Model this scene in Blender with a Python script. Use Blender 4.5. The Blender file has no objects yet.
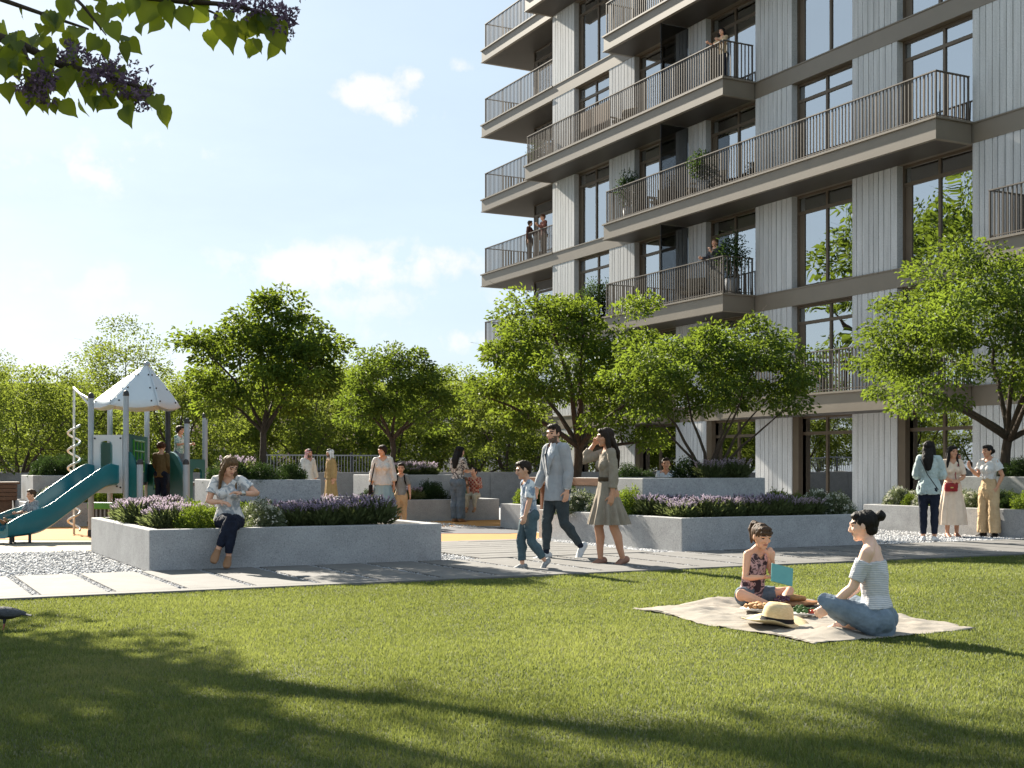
import bpy, math, random
import numpy as np
from mathutils import Vector, Matrix, noise
R = math.radians
SC = bpy.context.scene
COL = SC.collection
FPX, CAMH, HZ = 1260.0, 1.22, 468.0
CA, SA = math.cos(R(27.4)), math.sin(R(27.4))

def at(x, Y, z=0.0):
    """a point seen at picture column x, Y metres ahead, z above the ground"""
    return Vector(((x - 512) / FPX * Y, Y, z))
def zy(y, Y):
    return CAMH + (HZ - y) / FPX * Y
def UV(u, v, z=0.0):
    """the garden's own grid: u across towards the building, v away along the facade"""
    return Vector((u * CA - v * SA, u * SA + v * CA, z))
GRID = R(27.4)

# ---------------------------------------------------------------- objects
def tag(o, label=None, cat=None, group=None, kind=None):
    if label: o['label'] = label
    if cat: o['category'] = cat
    if group: o['group'] = group
    if kind: o['kind'] = kind
    return o
def empty(name, loc=(0, 0, 0), rz=0.0, parent=None):
    o = bpy.data.objects.new(name, None)
    o.location = loc; o.rotation_euler = (0, 0, rz); o.empty_display_size = .1
    COL.objects.link(o)
    if parent: o.parent = parent
    return o
def link(name, me, parent=None, loc=None, rz=None):
    o = bpy.data.objects.new(name, me)
    COL.objects.link(o)
    if parent: o.parent = parent
    if loc is not None: o.location = loc
    if rz is not None: o.rotation_euler = (0, 0, rz)
    return o
def kids(o):
    return [c for c in bpy.data.objects if c.parent == o]
def copy_tree(o, parent=None):
    c = o.copy(); COL.objects.link(c)
    if parent: c.parent = parent
    for ch in list(o.children): copy_tree(ch, c)
    return c

def fast_mesh(name, co, faces, mats, tint=None, smooth=False, midx=None):
    """co (N,3) array, faces (M,k) array with equal k"""
    me = bpy.data.meshes.new(name)
    co = np.ascontiguousarray(co, dtype=np.float32); faces = np.ascontiguousarray(faces, dtype=np.int32)
    M, k = faces.shape
    me.vertices.add(len(co)); me.vertices.foreach_set('co', co.ravel())
    me.loops.add(M * k); me.loops.foreach_set('vertex_index', faces.ravel())
    me.polygons.add(M); me.polygons.foreach_set('loop_start', np.arange(0, M * k, k, dtype=np.int32))
    if smooth: me.polygons.foreach_set('use_smooth', np.ones(M, dtype=bool))
    if midx is not None: me.polygons.foreach_set('material_index', np.asarray(midx, dtype=np.int32))
    if tint is not None:
        a = me.attributes.new('tint', 'FLOAT', 'POINT')
        a.data.foreach_set('value', np.ascontiguousarray(tint, dtype=np.float32))
    for m in (mats if isinstance(mats, (list, tuple)) else [mats]): me.materials.append(m)
    me.update(calc_edges=True)
    return me

class MB:
    def __init__(self): self.v = []; self.f = []; self.m = []
    def add(self, vs, fs, mi=0):
        b = len(self.v)
        self.v += [Vector(p) for p in vs]
        self.f += [tuple(b + i for i in f) for f in fs]
        self.m += [mi] * len(fs)
        return self
    def box(self, c, s, rz=0.0, mi=0, mat=None):
        x, y, z = s[0] / 2, s[1] / 2, s[2] / 2
        vs = [Vector(p) for p in ((-x,-y,-z),(x,-y,-z),(x,y,-z),(-x,y,-z),(-x,-y,z),(x,-y,z),(x,y,z),(-x,y,z))]
        M = Matrix.Translation(c) @ (mat if mat is not None else Matrix.Rotation(rz, 4, 'Z'))
        return self.add([M @ p for p in vs], [(0,3,2,1),(4,5,6,7),(0,1,5,4),(1,2,6,5),(2,3,7,6),(3,0,4,7)], mi)
    def box2(self, a, b, mi=0):
        return self.box([(a[i] + b[i]) / 2 for i in range(3)], [abs(b[i] - a[i]) for i in range(3)], mi=mi)
    def prism(self, poly, z0, z1, mi=0):
        n = len(poly)
        vs = [(p[0], p[1], z0) for p in poly] + [(p[0], p[1], z1) for p in poly]
        fs = [tuple(range(n - 1, -1, -1)), tuple(range(n, 2 * n))] + [(i, (i + 1) % n, n + (i + 1) % n, n + i) for i in range(n)]
        return self.add(vs, fs, mi)
    def extrude(self, poly, n, d, mi=0):
        """planar polygon (list of 3D points), extruded along vector n*d"""
        k = len(poly); off = Vector(n).normalized() * d
        vs = [Vector(p) for p in poly] + [Vector(p) + off for p in poly]
        fs = [tuple(range(k)), tuple(range(2 * k - 1, k - 1, -1))] + [(i, k + i, k + (i + 1) % k, (i + 1) % k) for i in range(k)]
        return self.add(vs, fs, mi)
    def loft(self, pts, rad, side=None, n=12, cap=True, mi=0):
        pts = [Vector(p) for p in pts]
        rad = [(r, r) if isinstance(r, (int, float)) else tuple(r) for r in rad]
        N = len(pts); tan = []
        for i in range(N):
            t = pts[min(i + 1, N - 1)] - pts[max(i - 1, 0)]
            tan.append(t.normalized() if t.length > 1e-9 else Vector((0, 0, 1)))
        if side is None:
            side = Vector((1, 0, 0)) if abs(tan[0].x) < .8 else Vector((0, 1, 0))
        P, A, T = list(pts), list(rad), list(tan)
        if cap:
            c0, c1 = cap in (True, 'start'), cap in (True, 'end')
            r0 = min(rad[0]); r1 = min(rad[-1])
            pre = [(pts[0] - tan[0] * r0 * math.sin(a), (rad[0][0] * math.cos(a), rad[0][1] * math.cos(a)), tan[0]) for a in (R(80), R(55), R(28))]
            post = [(pts[-1] + tan[-1] * r1 * math.sin(a), (rad[-1][0] * math.cos(a), rad[-1][1] * math.cos(a)), tan[-1]) for a in (R(28), R(55), R(80))]
            pre = pre if c0 else []; post = post if c1 else []
            P = [q[0] for q in pre] + P + [q[0] for q in post]
            A = [q[1] for q in pre] + A + [q[1] for q in post]
            T = [q[2] for q in pre] + T + [q[2] for q in post]
        vs = []; sd = Vector(side)
        for p, (a, b), t in zip(P, A, T):
            s = sd - t * sd.dot(t)
            if s.length < 1e-4:
                s = Vector((0, 1, 0)) - t * t.y
            s.normalize(); sd = s if side is None else Vector(side)
            o = t.cross(s)
            for k in range(n):
                an = 2 * math.pi * k / n
                vs.append(p + s * (a * math.cos(an)) + o * (b * math.sin(an)))
        fs = []
        K = len(P)
        for i in range(K - 1):
            for k in range(n):
                k2 = (k + 1) % n
                fs.append((i * n + k, i * n + k2, (i + 1) * n + k2, (i + 1) * n + k))
        fs.append(tuple(range(n - 1, -1, -1))); fs.append(tuple((K - 1) * n + k for k in range(n)))
        return self.add(vs, fs, mi)
    def ell(self, c, r, M=None, n=14, m=9, mi=0):
        vs = []; fs = []
        for i in range(m + 1):
            th = math.pi * (i + .0) / m
            if i == 0: th = .08
            if i == m: th = math.pi - .08
            for k in range(n):
                ph = 2 * math.pi * k / n
                p = Vector((r[0] * math.sin(th) * math.cos(ph), r[1] * math.sin(th) * math.sin(ph), r[2] * math.cos(th)))
                vs.append(p)
        for i in range(m):
            for k in range(n):
                k2 = (k + 1) % n
                fs.append((i * n + k, (i + 1) * n + k, (i + 1) * n + k2, i * n + k2))
        fs.append(tuple(range(n))); fs.append(tuple(m * n + k for k in range(n - 1, -1, -1)))
        T = Matrix.Translation(c) @ (M.to_4x4() if M is not None else Matrix.Identity(4))
        return self.add([T @ p for p in vs], fs, mi)
    def lathe(self, prof, c=(0, 0, 0), n=24, mi=0):
        vs = []; fs = []
        for r, z in prof:
            for k in range(n):
                a = 2 * math.pi * k / n
                vs.append((c[0] + r * math.cos(a), c[1] + r * math.sin(a), c[2] + z))
        for i in range(len(prof) - 1):
            for k in range(n):
                k2 = (k + 1) % n
                fs.append((i * n + k, i * n + k2, (i + 1) * n + k2, (i + 1) * n + k))
        return self.add(vs, fs, mi)
    def mesh(self, name, mats, smooth=False):
        me = bpy.data.meshes.new(name)
        me.from_pydata([tuple(p) for p in self.v], [], self.f)
        for m in (mats if isinstance(mats, (list, tuple)) else [mats]): me.materials.append(m)
        me.polygons.foreach_set('material_index', self.m)
        if smooth: me.polygons.foreach_set('use_smooth', [True] * len(self.f))
        me.validate(); me.update()
        return me
    def build(self, name, mats, parent=None, smooth=False, bevel=0.0, loc=None, rz=None, seg=2):
        o = link(name, self.mesh(name, mats, smooth), parent, loc, rz)
        if bevel:
            b = o.modifiers.new('bevel', 'BEVEL'); b.width = bevel; b.segments = seg; b.limit_method = 'ANGLE'; b.angle_limit = R(40)
            b.harden_normals = False
        return o
    def remeshed(self, name, voxel, smooth=3, factor=.5):
        """fuse everything in this builder into one closed skin"""
        me = self.mesh(name, [], True)
        o = bpy.data.objects.new('fuse', me); COL.objects.link(o)
        r = o.modifiers.new('r', 'REMESH'); r.mode = 'VOXEL'; r.voxel_size = voxel; r.use_smooth_shade = True
        if smooth:
            s = o.modifiers.new('s', 'SMOOTH'); s.factor = factor; s.iterations = smooth
        dg = bpy.context.evaluated_depsgraph_get(); dg.update()
        out = bpy.data.meshes.new_from_object(o.evaluated_get(dg))
        bpy.data.objects.remove(o); bpy.data.meshes.remove(me)
        out.name = name; out.materials.clear()
        out.polygons.foreach_set('use_smooth', [True] * len(out.polygons))
        return out

def wrinkle(me, amp, freq, squash=(1, 1, 1), seed=0.0):
    n = len(me.vertices)
    nor = [v.normal.copy() for v in me.vertices]
    off = Vector((seed * 7.3, seed * 3.1, seed * 5.7))
    for v, nn in zip(me.vertices, nor):
        q = Vector((v.co.x * squash[0], v.co.y * squash[1], v.co.z * squash[2])) * freq + off
        v.co += nn * (amp * (noise.noise(q) + .5 * noise.noise(q * 2.1)))
    me.update()

# ---------------------------------------------------------------- materials
def lin(r, g, b):
    f = lambda c: (c / 255 / 12.92) if c / 255 <= .04045 else ((c / 255 + .055) / 1.055) ** 2.4
    return (f(r), f(g), f(b))
MATS = {}
class NT:
    def __init__(self, m): self.t = m.node_tree; self.n = self.t.nodes; self.l = self.t.links
    def new(self, kind, **kw):
        nd = self.n.new(kind)
        for k, v in kw.items():
            if k in nd.inputs: nd.inputs[k].default_value = v
            else: setattr(nd, k, v)
        return nd
    def link(self, a, ao, b, bi): self.l.new(a.outputs[ao], b.inputs[bi])
def newmat(name):
    m = bpy.data.materials.new(name); m.use_nodes = True
    nt = NT(m); bs = nt.n['Principled BSDF']
    return m, nt, bs
def rgba(c): return (c[0], c[1], c[2], 1)
def ramp(nt, stops, interp='LINEAR'):
    r = nt.n.new('ShaderNodeValToRGB'); r.color_ramp.interpolation = interp
    e = r.color_ramp.elements
    while len(e) < len(stops): e.new(.5)
    for el, (p, c) in zip(e, stops): el.position = p; el.color = rgba(c) if len(c) == 3 else c
    return r
def mat(name, c, c2=None, scale=6.0, rough=.7, bump=0.0, bscale=60.0, metallic=0.0, spec=.4, detail=6.0, dist=.01, stretch=None):
    """noise-mottled principled surface"""
    if name in MATS: return MATS[name]
    m, nt, bs = newmat(name)
    tc = nt.new('ShaderNodeTexCoord'); src = (tc, 'Object')
    if stretch:
        mp = nt.new('ShaderNodeMapping'); mp.inputs['Scale'].default_value = stretch
        nt.link(tc, 'Object', mp, 'Vector'); src = (mp, 'Vector')
    nz = nt.new('ShaderNodeTexNoise', Scale=scale, Detail=detail, Roughness=.6)
    nt.link(*src, nz, 'Vector')
    c2 = c2 or tuple(x * .78 for x in c)
    rp = ramp(nt, [(.3, c2), (.7, c)])
    nt.link(nz, 'Fac', rp, 'Fac'); nt.link(rp, 'Color', bs, 'Base Color')
    bs.inputs['Roughness'].default_value = rough; bs.inputs['Metallic'].default_value = metallic
    bs.inputs['Specular IOR Level'].default_value = spec
    if bump:
        n2 = nt.new('ShaderNodeTexNoise', Scale=bscale, Detail=4.0, Roughness=.6)
        nt.link(*src, n2, 'Vector')
        b = nt.new('ShaderNodeBump', Strength=bump, Distance=dist)
        nt.link(n2, 'Fac', b, 'Height'); nt.link(b, 'Normal', bs, 'Normal')
    MATS[name] = m
    return m
def speckle(name, c, dark, light, scale=90.0, rough=.85, bump=.25, stain=.7):
    """cast concrete / terrazzo: fine aggregate speckle over broad stains"""
    if name in MATS: return MATS[name]
    m, nt, bs = newmat(name)
    tc = nt.new('ShaderNodeTexCoord')
    vz = nt.new('ShaderNodeTexNoise', Scale=scale, Detail=3.0, Roughness=.7); nt.link(tc, 'Object', vz, 'Vector')
    rp = ramp(nt, [(.33, dark), (.47, c), (.58, c), (.72, light)]); nt.link(vz, 'Fac', rp, 'Fac')
    big = nt.new('ShaderNodeTexNoise', Scale=2.3, Detail=9.0, Roughness=.72); nt.link(tc, 'Object', big, 'Vector')
    r2 = ramp(nt, [(.3, (stain, stain, stain)), (.62, (1.0, 1.0, 1.0))]); nt.link(big, 'Fac', r2, 'Fac')
    mx = nt.new('ShaderNodeMix', data_type='RGBA', blend_type='MULTIPLY'); mx.inputs[0].default_value = 1
    nt.l.new(rp.outputs[0], mx.inputs[6]); nt.l.new(r2.outputs[0], mx.inputs[7]); nt.l.new(mx.outputs[2], bs.inputs['Base Color'])
    bs.inputs['Roughness'].default_value = rough; bs.inputs['Specular IOR Level'].default_value = .3
    b = nt.new('ShaderNodeBump', Strength=bump, Distance=.004); nt.link(vz, 'Fac', b, 'Height'); nt.link(b, 'Normal', bs, 'Normal')
    MATS[name] = m
    return m
def foliage(name, a, b, trans, tfac=.45, rough=.6, spec=.18):
    """leaf surface: tint attribute mixes two greens; light passes through"""
    if name in MATS: return MATS[name]
    m, nt, bs = newmat(name)
    at_ = nt.new('ShaderNodeAttribute', attribute_name='tint')
    rp = ramp(nt, [(0., a), (1., b)]); nt.link(at_, 'Fac', rp, 'Fac'); nt.link(rp, 'Color', bs, 'Base Color')
    bs.inputs['Roughness'].default_value = rough; bs.inputs['Specular IOR Level'].default_value = spec
    tr = nt.new('ShaderNodeBsdfTranslucent')
    r2 = ramp(nt, [(0., tuple(x * .6 for x in trans)), (1., trans)]); nt.link(at_, 'Fac', r2, 'Fac'); nt.link(r2, 'Color', tr, 'Color')
    mx = nt.new('ShaderNodeMixShader'); mx.inputs[0].default_value = tfac
    nt.l.new(bs.outputs[0], mx.inputs[1]); nt.l.new(tr.outputs[0], mx.inputs[2])
    nt.l.new(mx.outputs[0], nt.n['Material Output'].inputs['Surface'])
    MATS[name] = m
    return m
def cloth(name, c, c2=None, kind='plain', scale=20.0, rough=.85):
    """woven cloth; kind: plain, stripes, floral, denim"""
    if name in MATS: return MATS[name]
    c2 = c2 or tuple(x * .75 for x in c)
    if kind in ('plain', 'denim'):
        return mat(name, c, c2, scale=(9 if kind == 'plain' else 14), rough=rough, bump=.15, bscale=220, dist=.003, spec=.2)
    m, nt, bs = newmat(name)
    tc = nt.new('ShaderNodeTexCoord')
    if kind == 'stripes':
        w = nt.new('ShaderNodeTexWave', Scale=scale, Distortion=.6, wave_type='BANDS', bands_direction='Z', wave_profile='SIN')
        w.inputs['Detail Scale'].default_value = 2
        nt.link(tc, 'Object', w, 'Vector'); rp = ramp(nt, [(.42, c), (.62, c2)]); nt.link(w, 'Fac', rp, 'Fac')
    elif kind == 'checks':
        w = nt.new('ShaderNodeTexChecker', Scale=scale); nt.link(tc, 'Object', w, 'Vector')
        rp = ramp(nt, [(.0, c), (1., c2)]); nt.link(w, 'Fac', rp, 'Fac')
    else:
        w = nt.new('ShaderNodeTexNoise', Scale=scale, Detail=3.0, Distortion=1.2); nt.link(tc, 'Object', w, 'Vector')
        rp = ramp(nt, [(.44, c), (.5, c2), (.56, c2), (.62, c)]); nt.link(w, 'Fac', rp, 'Fac')
    nt.link(rp, 'Color', bs, 'Base Color'); bs.inputs['Roughness'].default_value = rough; bs.inputs['Specular IOR Level'].default_value = .2
    MATS[name] = m
    return m
# ================================================================ PEOPLE
SKINS = {'light': lin(232, 190, 166), 'mid': lin(218, 168, 140), 'tan': lin(200, 148, 118)}
def skin_mat(k):
    nm = 'skin_' + k
    if nm in MATS: return MATS[nm]
    c = SKINS[k]
    m = mat(nm, c, tuple(x * .86 for x in c), scale=9, rough=.5, spec=.35)
    b = m.node_tree.nodes['Principled BSDF']
    b.inputs['Subsurface Weight'].default_value = .12; b.inputs['Subsurface Radius'].default_value = (.02, .008, .004)
    return m
def hair_mat(c, nm):
    return mat('hair_' + nm, c, tuple(x * .3 for x in c), scale=42, rough=.62, spec=.22, bump=.9, bscale=90, dist=.008, stretch=(1, 1, .1))
HAIRC = {'black': (.014, .010, .008), 'dark': (.034, .020, .013), 'brown': (.10, .055, .03), 'light': (.20, .115, .055), 'red': (.12, .045, .02)}
EYE = mat('eye', (.02, .012, .008), rough=.2); EYEW = mat('eye_white', (.7, .68, .66), rough=.3)
LIP = mat('lips', lin(178, 116, 104), rough=.45); BROW = mat('brow', (.02, .013, .01)); BEARD = mat('beard', (.08, .05, .036), (.17, .11, .08), scale=60, rough=.7)

def nv(*a):
    v = Vector(a if len(a) > 1 else a[0]); return v.normalized()

class Fig:
    """joints of one figure in its own frame: x = its left, -y = its front, z up"""
    def __init__(s, H=1.7, fem=True, head=1.0, lean=(0, 0, 1), yaw=0, hyaw=0, hpitch=0, hroll=0,
                 L=((0, 0, -1), (0, 0, -1), (0, -1, -.05)), Rr=((0, 0, -1), (0, 0, -1), (0, -1, -.05)),
                 aL=((.2, .03, -1), (.1, -.15, -1), (0, -.1, -1)), aR=((-.2, .03, -1), (-.1, -.15, -1), (0, -.1, -1)),
                 pz=None, curl=.5, palmL=None, palmR=None, child=False, slim=1.0):
        s.H, s.fem, s.child = H, fem, child
        k = H; s.k = k; w = slim
        s.w = w
        s.up = nv(lean); s.hh = .133 * H * head * (1.0 if not child else 1.22)
        s.ax = Matrix.Rotation(R(yaw), 3, 'Z') @ Vector((1, 0, 0))
        s.ax = (s.ax - s.up * s.ax.dot(s.up)).normalized()
        s.fwd = s.ax.cross(s.up)                    # figure's front seen from the chest... (points to -y)
        if s.fwd.y > 0: s.fwd = -s.fwd
        s.pel = Vector((0, 0, 0))
        s.sp = lambda f: s.pel + s.up * (f * k)     # point up the spine
        shw = (.089 if fem else .105) * k * (.9 if child else 1)
        s.sh = {'L': s.sp(.302) + s.ax * shw, 'R': s.sp(.302) - s.ax * shw}
        s.hip = {'L': Vector((.05 * k, 0, -.01 * k)), 'R': Vector((-.05 * k, 0, -.01 * k))}
        s.knee, s.ank, s.toe, s.elb, s.wri, s.hd = {}, {}, {}, {}, {}, {}
        s.footd = {}
        for q, D in (('L', L), ('R', Rr)):
            s.knee[q] = s.hip[q] + nv(D[0]) * .235 * k
            s.ank[q] = s.knee[q] + nv(D[1]) * .232 * k
            s.footd[q] = nv(D[2])
        for q, D in (('L', aL), ('R', aR)):
            s.elb[q] = s.sh[q] + nv(D[0]) * .165 * k
            s.wri[q] = s.elb[q] + nv(D[1]) * .143 * k
            s.hd[q] = nv(D[2])
        s.palm = {'L': palmL, 'R': palmR}; s.curl = curl
        nb = s.sp(.325)
        s.nb = nb
        s.Mh = (Matrix.Rotation(R(hyaw), 3, 'Z') @ Matrix.Rotation(R(hpitch), 3, 'X') @ Matrix.Rotation(R(hroll), 3, 'Y'))
        s.hc = nb + s.up * (.043 * k) + Vector((0, -.018 * k, 0)) + s.Mh @ Vector((0, -.03 * s.hh, .5 * s.hh)) - Vector((0, 0, .020 * k))
        # ground
        low = 1e9
        for q in 'LR':
            low = min(low, s.ank[q].z - .045 * k, (s.ank[q] + s.footd[q] * .085 * k).z - .02 * k)
        s.shift = Vector((0, 0, (-low if pz is None else pz)))
        for d in (s.sh, s.hip, s.knee, s.ank, s.elb, s.wri):
            for q in 'LR': d[q] = d[q] + s.shift
        s.pel = s.pel + s.shift; s.nb = s.nb + s.shift; s.hc = s.hc + s.shift
    # -------- radii tables, (across, front-back)
    def torso(s, off=0.0, z0=-.03, z1=.34):
        k = s.k
        if s.child: T = [(-.05, .075, .06), (0, .084, .064), (.06, .078, .062), (.11, .074, .06), (.2, .08, .058), (.27, .082, .05), (.305, .07, .043), (.325, .036, .036), (.345, .031, .033)]
        elif s.fem: T = [(-.05, .084, .066), (0, .096, .07), (.05, .088, .062), (.11, .066, .05), (.2, .077, .056), (.26, .082, .05), (.3, .072, .042), (.325, .034, .034), (.345, .028, .03)]
        else: T = [(-.05, .078, .064), (0, .088, .066), (.05, .084, .063), (.11, .08, .06), (.2, .092, .064), (.26, .1, .058), (.3, .09, .048), (.325, .042, .042), (.345, .036, .037)]
        out = [(s.sp(z), (a * k * s.w + off, b * k * s.w + off)) for z, a, b in T if z0 - 1e-6 <= z <= z1 + 1e-6]
        return [p for p, _ in out], [r for _, r in out]
    def legpts(s, q, off=0.0, f=1.0, flare=0.0):
        k, h, kn, an = s.k * s.w, s.hip[q], s.knee[q], s.ank[q]
        fat = 1.06 if s.fem else 1.0
        back = s.shin_back(q)
        T = [(h, .054 * fat), (h.lerp(kn, .35), .049 * fat), (h.lerp(kn, .75), .038), (kn, .034), (kn.lerp(an, .3) + back * .008 * k, .034), (kn.lerp(an, .65), .026), (an, .0195)]
        pos = [0, .18, .38, .5, .65, .82, 1.0]
        pts, rad = [], []
        for (p, r), t in zip(T, pos):
            if t > f: break
            rr = r * k + off + flare * max(0, t - .15) * k
            pts.append(p); rad.append(rr)
        if f < 1:
            i = len(pts) - 1; t = (f - pos[i]) / (pos[i + 1] - pos[i])
            if t > .05: pts.append(T[i][0].lerp(T[i + 1][0], t)); rad.append((T[i][1] * (1 - t) + T[i + 1][1] * t) * k + off + flare * max(0, f - .15) * k)
        return pts, rad
    def shin_back(s, q):
        d = (s.ank[q] - s.knee[q]).normalized(); th = (s.knee[q] - s.hip[q]).normalized()
        b = d - th
        if b.length < .05: b = -s.footd[q]
        return b.normalized()
    def armpts(s, q, off=0.0, f=1.0, loose=0.0):
        k = s.k * (.92 if s.fem else 1.05) * s.w; a, e, w = s.sh[q], s.elb[q], s.wri[q]
        T = [(a, .033), (a.lerp(e, .4), .029), (e, .024), (e.lerp(w, .3), .025), (e.lerp(w, .7), .019), (w, .0155)]
        pos = [0, .2, .5, .65, .85, 1.0]
        pts, rad = [], []
        for (p, r), t in zip(T, pos):
            if t > f + 1e-6: break
            pts.append(p); rad.append(r * k + off + loose * t)
        if f < 1 and f - pos[len(pts) - 1] > .02:
            i = len(pts) - 1; t = (f - pos[i]) / (pos[i + 1] - pos[i])
            pts.append(T[i][0].lerp(T[i + 1][0], t)); rad.append((T[i][1] * (1 - t) + T[i + 1][1] * t) * k + off + loose * f)
        return pts, rad
    # -------- the body, one closed skin
    def hand(s, mb, q):
        k = s.H if not s.child else s.H * 1.02
        d = s.hd[q]; w = s.wri[q]
        n = s.palm[q]
        n = nv(n) if n else (Vector((-1, 0, 0)) if q == 'L' else Vector((1, 0, 0)))
        n = n - d * n.dot(d)
        n = n.normalized() if n.length > .05 else d.orthogonal().normalized()
        l = d.cross(n).normalized()
        fw = Vector((0, -1, 0)) if abs(d.y) < .8 else Vector((0, 0, 1))
        if l.dot(fw) < 0: l = -l                      # thumb side to the front / top
        p0 = w; p1 = w + d * .052 * k
        mb.loft([p0, w.lerp(p1, .5), p1], [(.017 * k, .012 * k), (.024 * k, .0125 * k), (.025 * k, .0105 * k)], side=l, n=10)
        r = max(.0052 * k, .0066)
        c = s.curl
        for i, (o, ln) in enumerate(((.0175, .042), (.006, .047), (-.006, .044), (-.0175, .034))):
            b = p1 + l * o * k - d * .006 * k
            d1 = (d + n * .35 * c + l * (.12 * o / .0175)).normalized(); d2 = (d + n * 1.1 * c).normalized(); d3 = (d * .7 + n * 1.7 * c).normalized()
            a1 = b + d1 * ln * .48 * k; a2 = a1 + d2 * ln * .3 * k; a3 = a2 + d3 * ln * .22 * k
            mb.loft([b - d * .012 * k, b, a1, a2, a3], [r, r, r * .95, r * .88, r * .75], n=7)
        tb = w + d * .012 * k + l * .012 * k
        t1 = tb + (d * .6 + l * .75 + n * .25).normalized() * .026 * k; t2 = t1 + (d * .9 + l * .3 + n * .35 * (1 + c)).normalized() * .022 * k
        mb.loft([tb, t1, t2], [r * 1.5, r * 1.2, r * .9], n=7)
    def body(s, voxel, skin, feet=True, beard=False):
        mb = MB(); k = s.k
        p, r = s.torso(); mb.loft(p, r, side=s.ax, n=18)
        mb.loft([s.nb - s.up * .012 * k, s.nb.lerp(s.hc, .35), s.hc + s.Mh @ Vector((0, .08, -.18)) * s.hh], [.036 * k * (.82 if s.fem else 1), .029 * k * (.85 if s.fem else 1.05), .03 * k * (.85 if s.fem else 1)], n=12)
        if s.fem and not s.child:
            for q in (1, -1): mb.ell(s.sp(.215) + s.ax * q * .036 * k + s.fwd * .042 * k, (.035 * k, .032 * k, .035 * k))
        for q in 'LR':
            mb.loft([s.nb + s.up * .03 * k, s.nb.lerp(s.sh[q], .45) + s.up * .006 * k, s.sh[q]], [.024 * k, .027 * k, .03 * k], n=10)
            p, r = s.armpts(q); mb.loft(p, r, n=12)
            p, r = s.legpts(q); mb.loft(p, r, n=14)
            mb.ell(s.hip[q] - s.up * -.01 * k + s.fwd * -.025 * k, (.05 * k, .05 * k, .055 * k))
            s.hand(mb, q)
            f = s.footd[q]; a = s.ank[q]
            dn = (a - s.knee[q]).normalized(); dn = (dn - f * dn.dot(f)); dn = dn.normalized() if dn.length > .1 else Vector((0, 0, -1))
            sd = f.cross(dn)
            mb.loft([a - f * .022 * k + dn * .018 * k, a + f * .03 * k + dn * .02 * k, a + f * .075 * k + dn * .03 * k, a + f * .108 * k + dn * .034 * k], [(.018 * k, .022 * k), (.021 * k, .022 * k), (.026 * k, .0135 * k), (.02 * k, .009 * k)], side=sd, n=10)
        hh, M, c = s.hh, s.Mh, s.hc
        T = lambda x, y, z: c + M @ Vector((x, y, z)) * hh
        mb.ell(T(0, .06, .12), (.345 * hh, .43 * hh, .375 * hh), M)
        mb.ell(T(0, -.05, -.02), (.31 * hh, .34 * hh, .36 * hh), M)
        mb.ell(T(0, -.12, -.24), (.235 * hh, .24 * hh, .24 * hh), M)
        mb.ell(T(0, -.25, -.40), (.11 * hh, .1 * hh, .09 * hh), M)
        mb.loft([T(0, -.385, .06), T(0, -.425, -.05), T(0, -.43, -.115)], [.035 * hh, .05 * hh, .065 * hh], n=8)
        mb.loft([T(-.2, -.315, .13), T(0, -.385, .125), T(.2, -.315, .13)], [.05 * hh, .05 * hh, .05 * hh], n=8)
        for q in (1, -1):
            mb.ell(T(.16 * q, -.27, -.09), (.1 * hh, .09 * hh, .09 * hh), M)
            mb.ell(T(.335 * q, .03, -.02), (.04 * hh, .085 * hh, .125 * hh), M, n=10, m=7)
        mb.ell(T(0, -.345, -.235), (.11 * hh, .05 * hh, .045 * hh), M, n=10, m=6)
        me = mb.remeshed('body', voxel, 3, .45)
        for m in (skin_mat(skin), EYE, LIP, BROW, EYEW, BEARD): me.materials.append(m)
        Mi = M.inverted(); idx = [0] * len(me.polygons)
        for i, pl in enumerate(me.polygons):
            d = pl.center - c
            if abs(d.x) > hh or abs(d.y) > hh or abs(d.z) > .6 * hh: continue
            q = (Mi @ d) / hh
            ax = abs(q.x)
            if beard and q.z < -.1 and q.y < .02 and q.z > -.55 and not (q.y < -.33 and q.z > -.15 and ax < .1) and not (q.z > -.2 and ax < .22):
                idx[i] = 5
            if q.y < -.15:
                ex, ez = ax - .155, q.z - .035
                if (ex / .055) ** 2 + (ez / .032) ** 2 < 1: idx[i] = 1
                elif abs(ex) < .10 and abs(q.z - .15 + .5 * ex * ex) < .02: idx[i] = 3
                elif (q.x / .12) ** 2 + ((q.z + .235) / .04) ** 2 < 1: idx[i] = 2
        me.polygons.foreach_set('material_index', idx)
        return me
    # -------- clothes
    def top(s, mb, off=.012, z0=-.02, sleeve=.35, loose=.0, z1=.325, hem=0.0, sleeves='LR', neck=True):
        k = s.k
        p, r = s.torso(off, z0, z1 if neck else .3)
        r = [(a + hem * max(0, (1 - i / 3.0)), b + hem * max(0, (1 - i / 3.0))) for i, (a, b) in enumerate(r)]
        if r and neck: r[-1] = (r[-1][0] - off * .4, r[-1][1] - off * .4)
        mb.loft(p, r, side=s.ax, n=20, cap='end')
        if s.fem and not s.child:
            for q in (1, -1): mb.ell(s.sp(.215) + s.ax * q * .036 * k + s.fwd * .042 * k, (.035 * k + off, .032 * k + off * .8, .035 * k + off))
        if sleeve > 0:
            for q in sleeves:
                a, b = s.armpts(q, off, sleeve, loose); b[0] -= off * .55; b[min(1, len(b) - 1)] -= off * .2; mb.loft(a, b, n=14, cap='start')
                mb.loft([s.nb.lerp(s.sh[q], .25), s.nb.lerp(s.sh[q], .6) + s.up * .002 * k, s.sh[q]], [.022 * k + off * .5, .025 * k + off * .5, .029 * k + off * .5], n=10)
        return mb
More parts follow.
